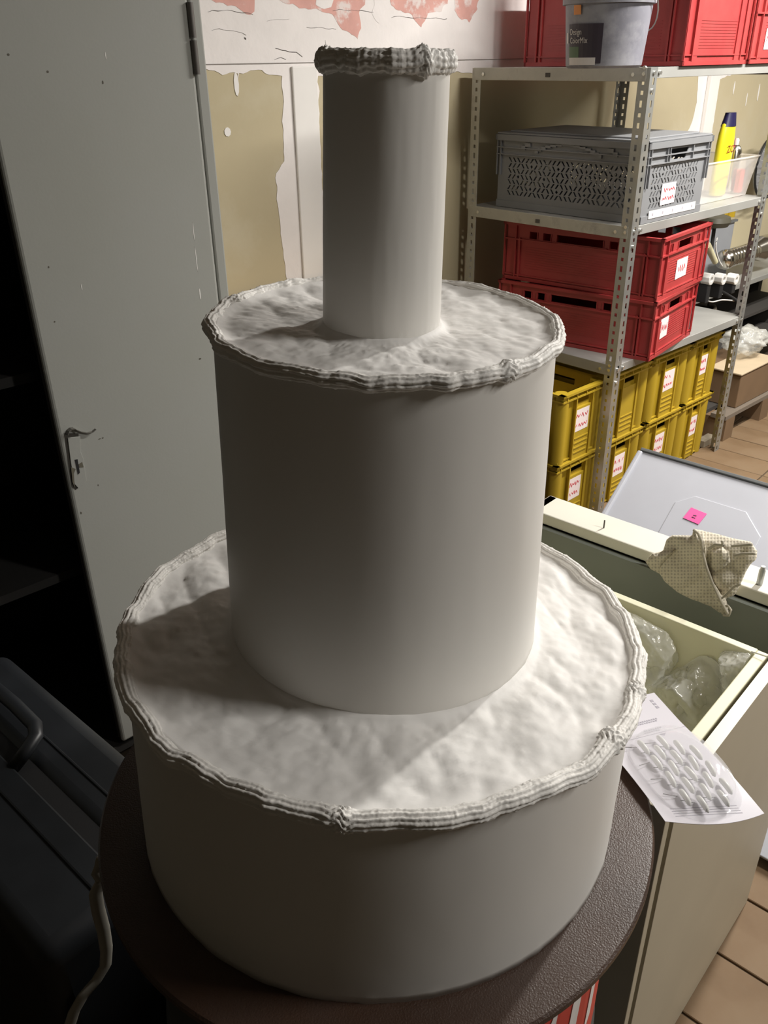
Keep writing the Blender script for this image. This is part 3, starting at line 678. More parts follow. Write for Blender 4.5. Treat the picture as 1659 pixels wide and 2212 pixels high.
for i, z in enumerate(ZZ):
    g = .003; lip_l, lip_s = .028, .036
    mb = MB(MSH); a0, a1_, b0_, b1_ = g, W_-g, g, D_-g
    mb.box((a0, b0_, z-.003), (a1_, b1_, z)); 
    mb.box((a0+.036, b0_-.001, z-lip_l), (a1_-.036, b0_+.002, z+.0005)); mb.box((a0+.036, b1_-.002, z-lip_l), (a1_-.036, b1_, z)); mb.box((a1_-.002, b0_+.03, z-lip_s), (a1_, b1_-.03, z))
    sh = mb.make('shelf_tray', shelf_m, rack, bevel=.0008, seg=1)
    o = MB(MSH).box((-.0012, .012, z-lip_s), (.002, D_-.006, z+.0008)).make('end_beam', steel_b if i < 2 else shelf_m, sh, bevel=.001)
    MB(MSH).box((-.0022, D_*.52, z-.026), (-.001, D_*.52+.018, z-.014)).make('slot', crack, sh)
    bo = MB()
    for (uu, vv) in ((0, .020), (0, .055), (0, D_-.05)):
        for dz in ((-.018,) if vv > .03 else (-.016, .0)): bo.tube([MSH @ Vector((-.004, vv, z+dz)), MSH @ Vector((.001, vv, z+dz))], .0055, 8)
    for uu in (.018, .05, W_-.018, W_-.05): bo.tube([MSH @ Vector((uu, -.0045, z-.014)), MSH @ Vector((uu, .001, z-.014))], .0055, 8)
    for uu in (.018, W_-.018): bo.tube([MSH @ Vector((uu, -.0045, z-.06)), MSH @ Vector((uu, .001, z-.06))], .0055, 8)
    bo.make('bolts', bolt_m, sh, smooth=True)['kind'] = 'stuff'

# ------------------------------------------------------------------ crates
def wallfns(w_, d_):
    # local wall frames: (fn(x,z,depth) -> local point, length)   outward = -depth
    return [(lambda x, z, e: (x, e, z), w_), (lambda x, z, e: (e, x, z), d_), (lambda x, z, e: (x, d_-e, z), w_), (lambda x, z, e: (w_-e, x, z), d_)]
def crate(name, T, w_, d_, h_, m, style, label, cat, group, sticker=None, seed=0, broken=False):
    t = thing(name, label, cat, (T @ Vector((w_/2, d_/2, 0))), group)
    mb = MB(T)
    def bx(fn, x0, z0, x1, z1, e0, e1):
        ps = [fn(x, z, e) for x, z, e in ((x0,z0,e0),(x1,z0,e0),(x1,z0,e1),(x0,z0,e1),(x0,z1,e0),(x1,z1,e0),(x1,z1,e1),(x0,z1,e1))]
        i = [mb.P(p) for p in ps]
        for q in ((3,2,1,0),(4,5,6,7),(0,1,5,4),(1,2,6,5),(2,3,7,6),(3,0,4,7)): mb.f.append([i[k] for k in q])
    ins = .010
    for wi, (fn, L) in enumerate(wallfns(w_, d_)):
        end = wi in (0, 2)
        if style == 'red':
            hb = h_*.74; ht = h_*.86
            hs = [(L*.35, L*.65)] + ([(L*.17, L*.23), (L*.77, L*.83)] if not end else [(L*.20, L*.25), (L*.75, L*.80)])
            if not end: hs += [(L*.26, L*.32), (L*.68, L*.74)]
            hs.sort(); cl = []; x = ins
            cl.append((ins, .012, L-ins, hb, None)); cl.append((ins, ht, L-ins, h_-.004, None))
            for a, b in hs: cl.append((x, hb, a, ht, None)); x = b
            cl.append((x, hb, L-ins, ht, None))
            for a, b in hs:
                for c0, c1 in ((a, a+.003), (b-.003, b)): bx(fn, c0, hb, c1, ht, ins-.003, ins+.006)
            for x0, z0, x1, z1_, _ in cl: bx(fn, x0, z0, x1, z1_, ins, ins+.003)
            bx(fn, 0, h_-.010, L, h_, 0, ins+.003); bx(fn, .004, h_*.70, L-.004, h_*.70+.005, .002, ins); bx(fn, .004, 0.0, L-.004, .012, .004, ins+.003)
            bx(fn, .004, .08*h_, L-.004, .08*h_+.004, .005, ins)
            bx(fn, L*.33, hb-.004, L*.67, hb, .005, ins)
            for xx in (.004, .05, L-.054, L-.008): bx(fn, xx, .012, xx+.004, h_-.01, .002, ins)
            if end:
                for xx in (.055, L-.085): bx(fn, xx, .012, xx+.03, hb-.03, ins-.004, ins)
            else:
                for xx in (.06, L-.07): bx(fn, xx, .012, xx+.006, hb, .004, ins)
            for zz in range(10): bx(fn, .09, .045+zz*.008, L-.09, .0465+zz*.008, ins-.0012, ins)
        elif style == 'yellow':
            hb, ht = h_*.78, h_*.87
            e_in = .020 if end else .014
            a, b = (L*.34, L*.66)
            hole = end or True
            for x0, z0, x1, z1_ in ((.045, .0, L-.045, hb), (.045, hb, a, ht), (b, hb, L-.045, ht), (.045, ht, L-.045, h_)):
                if broken and wi == 1 and z1_ > hb: continue
                bx(fn, x0, z0, x1, z1_, e_in, e_in+.003)
            if broken and wi == 1:
                pass
            else:
                bx(fn, .0, h_-.008, L, h_, 0, e_in+.003); bx(fn, .006, h_-.028, L-.006, h_-.022, .004, e_in)
                for xx in [L*(.1+.2*q) for q in range(5)]: bx(fn, xx, h_-.028, xx+.003, h_-.002, .003, e_in)
            # bulged centre panel
            bx(fn, .085, .0, L-.085, hb-.012, e_in-.009, e_in)
            bx(fn, .085, .0, .090, h_-.03, e_in-.014, e_in); bx(fn, L-.090, .0, L-.085, h_-.03, e_in-.014, e_in)
            if end:
                for zz in range(4): bx(fn, .095, .02+zz*.018, L-.095, .024+zz*.018, e_in-.012, e_in-.008)
        elif style == 'grey':
            top_, lo = h_-.012, .022
            pz0, pz1 = .040, .165
            bx(fn, ins, 0, L-ins, lo, ins-.004, ins+.004); 
            cl = [(ins, lo, L-ins, pz0, None)]
            cw = .0185; x0 = .048; nx = int((L-2*x0)/cw); nzr = 7; chh = (pz1-pz0)/nzr
            cl += [(ins, pz0, x0, pz1, None), (x0+nx*cw, pz0, L-ins, pz1, None)]
            for i_ in range(nx):
                for j_ in range(nzr):
                    xx = x0+i_*cw; zc = pz0+j_*chh; ci_ = i_//2
                    # dots on a staggered lattice, slots around them
                    pu = (i_ + (0 if ((j_+1)//2) % 2 == 0 else 3)) % 6; dot = (pu == 0 and j_ % 2 == 1)
                    cxm, czm = xx+cw/2, zc+chh/2
                    if dot: h4 = [(cxm-.0058, czm), (cxm, czm-.0062), (cxm+.0058, czm), (cxm, czm+.0062)]
                    else:
                        s_ = 1 if (pu < 3) == ((j_ % 4) < 2) else -1
                        ww, hh_ = .0034, chh*.41; sl = .0052*s_
                        h4 = [(cxm-ww-sl, czm-hh_), (cxm+ww-sl, czm-hh_), (cxm+ww+sl, czm+hh_), (cxm-ww+sl, czm+hh_)]
                    cl.append((xx, zc, xx+cw, zc+chh, h4))
            if end:
                a, b = L*.36, L*.66
                cl += [(ins, pz1, a, top_, None), (b, pz1, L-ins, top_, None), (a, pz1, b, pz1+.012, None), (a, pz1+.045, b, top_, None)]
                cl += [(a, pz1+.012, b, pz1+.045, [(a+.02, pz1+.013), (b-.02, pz1+.013), (b-.003, pz1+.044), (a+.003, pz1+.044)])]
            else: cl += [(ins, pz1, L-ins, top_, None)]
            mb.cells(lambda x, z, e: fn(x, z, ins+e), .003, cl)
            for zz in (pz1+.006, pz1+.028, pz1+.050): bx(fn, .004, zz, L-.004, zz+.003, .002, ins)
            bx(fn, 0, top_-.006, L, h_, 0, ins+.003)
            for xx in (.006, .022, L-.024, L-.009): bx(fn, xx, pz1-.06, xx+.003, h_-.01, .002, ins)
            if not end:    # arch ribs
                for c0 in (.5,):
                    for rr_ in (.18, .26):
                        for q in range(14):
                            th = PI*(.12+.76*q/14); th2 = PI*(.12+.76*(q+1)/14)
                            xa, xb = L*(c0+rr_*math.cos(th)*1.3), L*(c0+rr_*math.cos(th2)*1.3); za, zb_ = pz1+.052*math.sin(th)*(rr_/.2), pz1+.052*math.sin(th2)*(rr_/.2)
                            if max(za, zb_) < top_-.01: bx(fn, min(xa, xb), min(za, zb_), max(xa, xb)+.001, max(za, zb_)+.003, .004, ins)
            else:
                for xx in (L*.30, L*.34, L*.70): bx(fn, xx, pz1+.006, xx+.003, h_-.01, .003, ins)
    if style == 'yellow':       # rounded corner columns
        for cx, cy in ((.032, .032), (w_-.032, .032), (.032, d_-.032), (w_-.032, d_-.032)):
            mb.lathe([(.024, 0), (.026, h_*.5), (.026, h_-.004)], 20, (cx, cy))
    bt = .014
    mb.box((bt, bt, .004), (w_-bt, d_-bt, .009))
    body = mb.make('crate_body', m, t, smooth=(style == 'yellow'))
    if sticker:
        x0, z0, sw, shh, wi, rows = sticker
        fn, L = wallfns(w_, d_)[wi]; e_s = ins-.0014 if style != 'yellow' else .020-.0096
        if style == 'grey': e_s = ins-.0015
        f3 = lambda x, y, d: T @ Vector(fn(x, y, e_s-d))
        s_ = MB().prism([(x0, z0), (x0+sw, z0+.002), (x0+sw, z0+shh), (x0, z0+shh)], f3, .0005).make('label', paper, t)
        mk = MB(); scribble(mk, lambda x, y, d: T @ Vector(fn(x, y, e_s-.0007-d)), x0+.008, z0+.006, sw-.016, shh-.012, rows, .0013, seed)
        mk.make('handwriting', redink, s_)
    return t
def at(u, v, z, rot=0): return MSH @ Matrix.Translation(Vector((u, v, z))) @ Matrix.Rotation(rot, 4, 'Z')
# top shelf, three red crates (the last runs out of the picture)
gr_r = 'red crates on the shelf unit'
crate('red_crate', at(.150, -.012, ZZ[0]+.0018), .40, .60, .32, redp, 'red', 'large red crate on the top shelf behind the grey bucket', 'crate', gr_r)
crate('red_crate', at(.560, -.012, ZZ[0]+.0018), .40, .60, .20, redp, 'red', 'red crate at the right end of the top shelf', 'crate', gr_r, sticker=(.10, .04, .08, .06, 0, 1), seed=3)
crate('red_crate', at(.118, -.055, ZZ[2]+.0005, .165), .40, .60, .20, redp, 'red', 'lower red crate of the two stacked on the third shelf', 'crate', gr_r, sticker=(.085, .055, .07, .07, 0, 1), seed=5)
crate('red_crate', at(.120, -.050, ZZ[2]+.2012, .125), .40, .60, .20, redp, 'red', 'upper red crate of the two stacked under the middle shelf', 'crate', gr_r, sticker=(.15, .045, .09, .065, 0, 1), seed=6)
gc = crate('grey_crate', at(.044, -.001, ZZ[1]+.0015), .385, .60, .235, greyp, 'grey', 'grey lidded crate with slotted diamond pattern sides on the middle shelf', 'crate', 'crates on the shelf unit', sticker=(.115, .045, .085, .065, 0, 2), seed=8)
T = at(.044, -.001, ZZ[1]+.0015)
ld_ = MB(T).box((.004, .004, .2355), (.381, .596, .241)).box((.035, .035, .241), (.35, .565, .246)).make('lid', greyp, gc, bevel=.0015)
ws = MB(T).prism([(.05, .012), (.335, .012), (.335, .036), (.05, .036)], lambda x, y, d: Vector((x, .0052-d, y)), .0008).make('bottom_strip', white_pl, gc)
for k in range(5): MB(T).box((.07+k*.06, .0038, .020), (.076+k*.06, .0044, .028)).make('strip_hole', greyink, ws)
gy = 'yellow crates stacked under the shelf unit'
YH = .265
ystk = [(-.215, .02, 'leftmost stack, left of the shelf post'), (.062, .0, 'second stack, just right of the shelf post'), (.340, .02, 'third stack under the shelf'), (.612, .035, 'rightmost stack under the shelf')]
for i, (u, du, wh) in enumerate(ystk):
    wd = .268 if i < 3 else .238
    crate('yellow_crate', at(u, .042, 0.0005), wd, .40, YH, yelp, 'yellow', 'lower yellow crate of the ' + wh, 'crate', gy, sticker=(.088, .10, .075 if i < 3 else .058, .085, 0, 2), seed=20+i)
    crate('yellow_crate', at(u-.002, .040, YH+.001), wd, .40, YH-.01, yelp, 'yellow', 'upper yellow crate of the ' + wh, 'crate', gy, sticker=(.088, .10, .08 if i < 3 else .058, .08, 0, 2) if i != 1 else None, seed=30+i, broken=(i == 2))

# ------------------------------------------------------------------ bucket on the top shelf
bu = thing('paint_bucket', 'dusty grey plastic paint bucket with dark label on the top shelf', 'bucket', MSH @ Vector((-.003, .16, ZZ[0])))
BZ = ZZ[0]+.0015
pl_, pr2 = on_plane(1222, 140, VS, 1.471+.17), on_plane(1386, 140, VS, 1.471+.17)
bcn = (pl_+pr2)/2; rb_ = (pr2-pl_).length/2*.73*1.02
# centre so both silhouettes match
d1, d2 = ray(1222, 140), ray(1386, 140); aa = math.atan2(d1.x, d1.y); ab = math.atan2(d2.x, d2.y); mid = (aa+ab)/2; hlf = (ab-aa)/2
dist = 2.72; BCX, BCY = dist*math.sin(mid), dist*math.cos(mid); rb_ = dist*math.sin(hlf)
rt_ = rb_*1.16
prof = [(rb_-.006, BZ), (rb_, BZ+.006), (rt_-.004, BZ+.150), (rt_+.004, BZ+.151), (rt_+.005, BZ+.165), (rt_-.001, BZ+.167), (rt_+.004, BZ+.173), (rt_+.008, BZ+.185), (rt_+.008, BZ+.193), (rt_-.004, BZ+.197), (rt_-.012, BZ+.190)]
MB().lathe(prof, 96, (BCX, BCY)).make('bucket_body', bucket_m, bu, smooth=True)
facing = math.atan2(-BCY, -BCX)
def bk(u, z, d):        # u metres to the right across the face
    zz = BZ+z; r = rb_+(rt_-rb_)*(z/.165)+.0015+d; a = facing + (u/rb_)
    return Vector((BCX+r*math.cos(a), BCY+r*math.sin(a), zz))
def bkp(mb, x0, z0, x1, z1_, d):
    n = 8
    for k in range(n): mb.prism([(x0+(x1-x0)*k/n, z0), (x0+(x1-x0)*(k+1)/n, z0), (x0+(x1-x0)*(k+1)/n, z1_), (x0+(x1-x0)*k/n, z1_)], bk, d)
mb = MB(); bkp(mb, -.106, .012, -.008, .105, .0005); lb1 = mb.make('bucket_label', lab_dark, bu)
mb = MB(); bkp(mb, -.106, .026, -.070, .052, .001); mb.make('green_area', lab_green, lb1)
mb = MB(); bkp(mb, -.106, .008, -.022, .026, .0012); mb.make('white_strip', white_p, lb1)
mb = MB(); bkp(mb, -.120, .060, -.112, .085, .0005); mb.make('side_sticker', white_p, bu)
mb = MB(); bkp(mb, -.088, .126, -.066, .148, .0005); st_ = mb.make('orange_sticker', orange, bu)
for tx, zz in (('Design', .080), ('ColorMix', .060)):
    text_mesh(tx, .0200, lambda x, y, z0=zz: bk(-.101+x*.72, z0+y, .0016), 'lettering', white_p, lb1)
hnd = []
for k in range(21):
    th = PI*k/20; a = facing+PI/2+.15
    dirv = Vector((math.cos(a), math.sin(a), 0)); side = Vector((math.cos(facing), math.sin(facing), 0))
    hnd.append(Vector((BCX, BCY, BZ+.172)) + dirv*(rt_+.004)*math.cos(th) + (side*.35+Vector((0, 0, -.94)))*math.sin(th)*.0 + dirv*0)
c_b = Vector((BCX, BCY, 0))
def cyl(a, r, z): return Vector((BCX+r*math.cos(a), BCY+r*math.sin(a), z))
hnd = [cyl(facing+1.15+(k/14)*2.2, rt_+.010, BZ+.172-.085*math.sin(PI*k/14)) for k in range(15)]
MB().tube(hnd, .0018, 8).make('wire_handle', steel, bu, smooth=True)

# ------------------------------------------------------------------ clear box with bottles, middle shelf
def sp(u, v, z=0): return MSH @ Vector((u, v, z))
cb_ = thing('clear_box', 'clear plastic box holding cleaning bottles at the right end of the middle shelf', 'box', sp(.66, .16, ZZ[1]))
bu0, bu1, bv0, bv1, bh = .505, .897, .055, .26, .135
mb = MB(MSH)
def taper_box(mb, u0, u1, v0, v1, z0, h, t_, f):
    o_ = [(u0+f, v0+f), (u1-f, v0+f), (u1-f, v1-f), (u0+f, v1-f)]; p_ = [(u0, v0), (u1, v0), (u1, v1), (u0, v1)]
    for k in range(4):
        a, b = o_[k], o_[(k+1) % 4]; c, d = p_[(k+1) % 4], p_[k]
        mb.face([(a[0], a[1], z0), (b[0], b[1], z0), (c[0], c[1], z0+h), (d[0], d[1], z0+h)])
    mb.face([(x, y, z0) for x, y in o_])
taper_box(mb, bu0, bu1, bv0, bv1, ZZ[1]+.002, bh, .002, .018)
mb.make('box_wall', film_box, cb_)
mb = MB(MSH); zr = ZZ[1]+bh
for a, b in (((bu0-.004, bv0-.004), (bu1+.004, bv0+.003)), ((bu0-.004, bv1-.003), (bu1+.004, bv1+.004)), ((bu0-.004, bv0), (bu0+.003, bv1)), ((bu1-.003, bv0), (bu1+.004, bv1))):
    mb.box((a[0], a[1], zr), (b[0], b[1], zr+.005))
mb.make('rim', film_box, cb_, bevel=.001)
def at_px(px, v, z):   # shelf-frame u for a picture column
    p = on_plane(px, 400, VS, 1.471+v); return p
pb = on_plane(1550, 410, VS, 1.471+.13); ub_ = pb.dot(US)-2.405
bt_ = thing('detergent_bottle', 'tall yellow bottle with navy cap standing in the clear box', 'bottle', sp(ub_, .13, ZZ[1]))
def oval(mb, prof, cu, cv, n=32, fl_=.55, tw=0, T=MSH):
    R2 = []
    for r, z, ox in prof: R2.append([mb.P((cu+ox+r*math.cos(2*PI*k/n), cv+r*fl_*math.sin(2*PI*k/n), z)) for k in range(n)])
    for a, b in zip(R2, R2[1:]):
        for k in range(n): mb.f.append([a[k], a[(k+1) % n], b[(k+1) % n], b[k]])
    mb.f.append(R2[0][::-1]); mb.f.append(R2[-1])
z0 = ZZ[1]+.005
mb = MB(MSH); oval(mb, [(.036, z0, 0), (.042, z0+.006, 0), (.044, z0+.06, 0), (.045, z0+.12, 0), (.045, z0+.17, 0), (.042, z0+.21, .001), (.036, z0+.24, .003), (.029, z0+.258, .005)], ub_, .13); mb.make('bottle_body', yelb, bt_, smooth='all')
mb = MB(MSH); oval(mb, [(.037, z0+.235, .003), (.031, z0+.258, .005), (.027, z0+.275, .006), (.026, z0+.279, .006)], ub_, .13, fl_=.62); mb.make('cap', navy, bt_, smooth=True)
text_mesh('ZO', .034, lambda x, y: sp(ub_-.026+x, .13-.0262, z0+.150+y), 'lettering', brown_t, bt_)
rc_ = thing('spray_can', 'can with red cap behind the yellow bottle in the clear box', 'can', sp(ub_+.085, .17, ZZ[1]))
mb = MB(MSH); mb.lathe([(.024, z0), (.025, z0+.004), (.025, z0+.160), (.022, z0+.167)], 28, (ub_+.085, .17)); mb.make('can_body', mat('can_body_print', (.6, .5, .46), .4), rc_, smooth=True)
mb = MB(MSH); mb.lathe([(.021, z0+.167), (.021, z0+.222), (.019, z0+.226)], 28, (ub_+.085, .17)); mb.make('cap', redcap, rc_, smooth=True)
rc_ = thing('spray_can', 'silver spray can with white nozzle, right of the red capped can', 'can', sp(ub_+.135, .16, ZZ[1]))
mb = MB(MSH); mb.lathe([(.023, z0), (.024, z0+.004), (.024, z0+.143), (.018, z0+.157), (.010, z0+.165)], 28, (ub_+.118, .145)); mb.make('can_body', duct_m, rc_, smooth=True)
mb = MB(MSH); mb.lathe([(.008, z0+.163), (.009, z0+.181), (.006, z0+.187)], 18, (ub_+.118, .145)); mb.make('nozzle', white_pl, rc_, smooth=True)
o = MB(MSH).box((ub_+.085, .090, z0+.002), (ub_+.115, .112, z0+.085)).make('red_packet', mat('red_packet_print', (.6, .16, .13), .5), bevel=.004); tag(o, 'small red packet standing inside the clear box', 'packet')

# ------------------------------------------------------------------ things on the third shelf, right end
rg_ = 'white octagonal end caps on the third shelf'
for k, px in enumerate((1533, 1560, 1587)):
    p = on_plane(px, 603, VS, 1.471+.20); u = p.dot(US)-2.405
    mb = MB(MSH)
    def oct_(r, e): return [(u+r*math.cos(PI/8+PI/4*i), e, p.z+r*math.sin(PI/8+PI/4*i)) for i in range(8)]
    A, B, C_, D2 = oct_(.024, .19), oct_(.010, .19), oct_(.024, .23), oct_(.010, .23)
    ia = [[mb.P(q) for q in s_] for s_ in (A, B, C_, D2)]
    for i in range(8):
        j = (i+1) % 8; mb.f += [[ia[0][i], ia[0][j], ia[1][j], ia[1][i]], [ia[2][j], ia[2][i], ia[3][i], ia[3][j]], [ia[0][j], ia[0][i], ia[2][i], ia[2][j]], [ia[1][i], ia[1][j], ia[3][j], ia[3][i]]]
    t = thing('end_cap', ['leftmost', 'middle', 'rightmost'][k] + ' of three white octagonal caps with a square hole on the third shelf', 'cap', sp(u, .21, ZZ[2]), rg_)
    mb.make('cap_ring', white_pl, t, bevel=.002)
    MB(MSH).box((u-.014, .195, ZZ[2]+.001), (u+.014, .40, p.z-.020)).make('black_foot', black_m, t, bevel=.003)
p = on_plane(1600, 580, VS, 1.471+.40); zc = max(p.z, ZZ[2]+.045)
duct = thing('steel_duct', 'shiny ribbed stainless steel tube lying on the third shelf', 'tube', sp(.9, .40, zc))
u0 = on_plane(1566, 585, VS, 1.471+.40).dot(US)-2.405; n_ = 90; mb = MB(MSH); R2 = []
for i in range(n_):
    u = u0+i*.006; r = .040+(.0025*math.sin(i*1.3) if i > 8 and i < 50 else 0) + (.006 if 2 < i < 7 else 0) + (.020*min(1, max(0, (i-50)/12)))
    R2.append([mb.P((u, .42+r*math.cos(2*PI*k/28), ZZ[2]+.062+r*math.sin(2*PI*k/28))) for k in range(28)])
for a, b in zip(R2, R2[1:]):
    for k in range(28): mb.f.append([a[k], a[(k+1) % 28], b[(k+1) % 28], b[k]])
mb.f.append(R2[0][::-1]); mb.f.append(R2[-1]); mb.make('tube_body', duct_m, duct, smooth='all')
def cable(pxs, v, r, m, label, name='cable', cat='cable', z=None, grp=None):
    pts = [on_plane(x, y, VS, 1.471+v) if z is None else on_z(x, y, z) for x, y in pxs]; out = []
    for i in range(len(pts)-1):
        p0, p1, p2, p3 = pts[max(0, i-1)], pts[i], pts[i+1], pts[min(len(pts)-1, i+2)]
        for k in range(8):
            t = k/8; out.append(.5*((2*p1)+(p2-p0)*t+(2*p0-5*p1+4*p2-p3)*t*t+(3*p1-p0-3*p2+p3)*t**3))
    o = MB().tube(out+[pts[-1]], r, 8).make(name, m, smooth='all'); return tag(o, label, cat, grp)
cable([(1549, 513), (1546, 535), (1552, 560), (1560, 575)], .30, .0035, white_pl, 'pale cable hanging behind the upper red crate')
cable([(1512, 632), (1530, 640), (1552, 625), (1556, 612)], 0, .003, white_pl, 'white cable loop on the third shelf under the caps', z=ZZ[2]+.004)
cable([(1508, 640), (1535, 652), (1560, 648), (1590, 650)], 0, .003, white_pl, 'white cable trailing towards the far shelf post', z=ZZ[2]+.004)
cable([(1545, 622), (1570, 636), (1594, 651)], 0, .007, black_m, 'dark rod lying across the third shelf by the caps', 'dark_rod', 'rod', z=ZZ[2]+.010)
q0, q1 = on_plane(1528, 530, VS, 1.471+.34), on_plane(1545, 566, VS, 1.471+.34)
o = MB().tube([q0, q1], [.016, .013], 12).make('cream_tube', mat('cream_plastic', (.62, .58, .38), .5), smooth=True); tag(o, 'cream plastic tube leaning beside the upper red crate', 'tube')
# dark lamp head hanging below the middle shelf
lh = thing('hanging_funnel', 'dark metal lamp head on a thin rod under the middle shelf', 'lamp', sp(.75, .3, .98))
q = on_plane(1545, 478, VS, 1.471+.36)
mb = MB(); mb.lathe([(.012, q.z-.028), (.055, q.z-.020), (.066, q.z), (.060, q.z+.02), (.03, q.z+.03)], 28, (q.x, q.y)); mb.make('lamp_head', mat('dark_olive_metal', (.07, .065, .045), .5), lh, smooth=True)
MB().tube([(q.x, q.y, q.z-.02), (q.x+.004, q.y, q.z-.13)], .008, 10).make('rod', black_m, lh)
MB().tube([(q.x, q.y, q.z+.03), (q.x, q.y, ZZ[1]-.002)], .004, 8).make('hanger', black_m, lh)

# ------------------------------------------------------------------ bench and stock beyond the shelf unit
be = thing('dark_bench', 'low dark bench with two levels beyond the shelf unit', 'bench', sp(1.6, .45, 0))
for zz in (.16, .50): MB(MSH).box((1.02, .37, zz), (2.5, .69, zz+.025)).make('bench_board', shelf_m if zz > .4 else darkwood, be, bevel=.002)
for uu in (1.05, 2.45):
    for vv in (.39, .65): MB(MSH).box((uu-.02, vv-.02, 0), (uu+.02, vv+.02, .50)).make('leg', darkwood, be)
MB(MSH).box((1.02, .68, .0), (2.5, .70, .50)).make('back_board', darkwood, be)
bn = thing('grey_bin', 'grey open bin with a cardboard divider behind the steel tube', 'bin', sp(1.3, .55, .525))
g0 = .98; 
for a, b in (((g0+.05, .51, .525), (1.75, .515, .78)), ((g0+.05, .675, .525), (1.75, .68, .80)), ((g0+.05, .51, .525), (g0+.055, .68, .78)), ((1.745, .51, .525), (1.75, .68, .78)), ((g0+.05, .51, .525), (1.75, .68, .53))):
    MB(MSH).box(a, b).make('bin_wall', mat('bin_grey', (.26, .27, .29), .5), bn, bevel=.002)
MB(MSH).box((g0+.04, .50, .78), (1.76, .516, .79)).make('bin_rim', trim_d, bn)
MB(MSH).prism([(1.10, .53), (1.32, .53), (1.12, .74)], lambda x, y, d: Vector((x, .508-d, y)), .004).make('divider', mat('olive_card', (.13, .10, .05), .8), bn)
yb = crate('yellow_crate', at(1.42, .500, .802, 0), .34, .185, .10, yelp, 'yellow', 'small yellow crate on the grey bin beyond the shelf unit', 'crate', 'crates beyond the shelf unit')
cbx = thing('cardboard_box', 'brown cardboard box with tape and clear film on the floor beyond the shelf', 'box', sp(1.2, 0, 0))
u_ = on_plane(1600, 900, VS, 1.471+.02).dot(US)-2.405
bp_ = on_z(1604, 935, 0)
cu_ = .975
# a pallet with the box on top
pal = thing('wooden_pallet', 'low wooden pallet on the floor beyond the shelf unit', 'pallet', sp(1.35, .20, 0))
for k in range(3): MB(MSH).box((.98, .03+k*.10, .10), (1.75, .10+k*.10, .118)).make('slat', darkwood if k else mat('worn_slat', (.16, .13, .10), .8), pal)
for k in range(3): MB(MSH).box((.99+k*.34, .03, 0), (1.07+k*.34, .30, .10)).make('block', card_b, pal)
MB(MSH).box((1.10, .05, .119), (1.42, .30, .27)).make('box_body', card_b, cbx, bevel=.003)
MB(MSH).box((1.09, .045, .2705), (1.43, .20, .278)).make('flap', mat('pale_flap', (.50, .40, .27), .7), cbx, bevel=.002)
bm = bmesh.new(); bmesh.ops.create_icosphere(bm, subdivisions=4, radius=1)
for v in bm.verts:
    d = v.co.normalized(); r = 1+.3*noise.noise(d*2)-.5*abs(noise.noise(d*4)); v.co = MSH @ Vector((1.36+d.x*.12*r, .18+d.y*.10*r, .345+d.z*.06*r))
me = bpy.data.meshes.new('film_heap'); bm.to_mesh(me); bm.free(); me.materials.append(film_bag); me.polygons.foreach_set('use_smooth', [True]*len(me.polygons))
o = bpy.data.objects.new('film_heap', me); COL.objects.link(o); tag(o, 'crumpled clear film heaped on the cardboard box, right edge', 'film')
for k in range(3):
    pts = [MSH @ Vector((1.35+.30*math.cos(a*2*PI/30), .36+.17*math.sin(a*2*PI/30), .30+k*.028)) for a in range(31)]
ht = thing('hose_coil', 'brown coiled hose lying on the low bench level, behind the far shelf post', 'hose', sp(1.5, .4, .30))
MB(MSH).box((1.08, .415, .300), (2.40, .625, .315)).make('tray', darkwood, ht)
for uu in (1.08, 2.25): MB(MSH).box((uu+.02, .42, .186), (uu+.05, .62, .2995)).make('support', darkwood, ht)
for k in range(4):
    MB().tube([MSH @ Vector((1.42+(.28-.02*k)*math.cos(a*2*PI/32), .52+(.115-.006*k)*math.sin(a*2*PI/32), .328+k*.022)) for a in range(33)], .011, 8).make('hose_turn', mat('hose_brown', (.12, .10, .075), .6), ht, smooth='all')
o = MB(MSH).box((.868, .052, .0), (.965, .09, .03)).make('wood_offcut', mat('offcut', (.25, .21, .15), .8), bevel=.002); tag(o, 'short wooden offcut on the floor behind the far shelf post', 'wood')
# fan-like round grey thing right of the far post on the middle level
ft = thing('wall_fan', 'grey caged wall fan with dark frame at the right edge, beyond the clear box', 'fan', sp(1.9, .6, 1.2))
q = on_plane(1668, 360, VS, 1.471+.60)
c_u, c_z = q.dot(US)-2.405, q.z
mb = MB(MSH)
for k in range(22):
    a = 2*PI*k/22; mb.tube([(c_u+.02*math.cos(a), .59, c_z+.02*math.sin(a)), (c_u+.13*math.cos(a), .58, c_z+.13*math.sin(a)), (c_u+.155*math.cos(a), .61, c_z+.155*math.sin(a))], .0018, 5)
mb.make('grille', steel, ft)['kind'] = 'stuff'
MB(MSH).tube([(c_u+.155*math.cos(2*PI*k/40), .61, c_z+.155*math.sin(2*PI*k/40)) for k in range(41)], .006, 8).make('frame', black_m, ft, smooth='all')
mb = MB(MSH @ Matrix.Translation(Vector((c_u, .63, c_z))) @ Matrix.Rotation(PI/2, 4, 'X')); mb.lathe([(.05, -.06), (.06, -.03), (.14, .0), (.145, .01)], 40); mb.make('fan_back', mat('fan_grey', (.3, .3, .31), .6), ft, smooth=True)
MB(MSH).box((c_u-.03, .66, c_z-.03), (c_u+.03, .727, c_z+.03)).make('wall_bracket', black_m, ft)
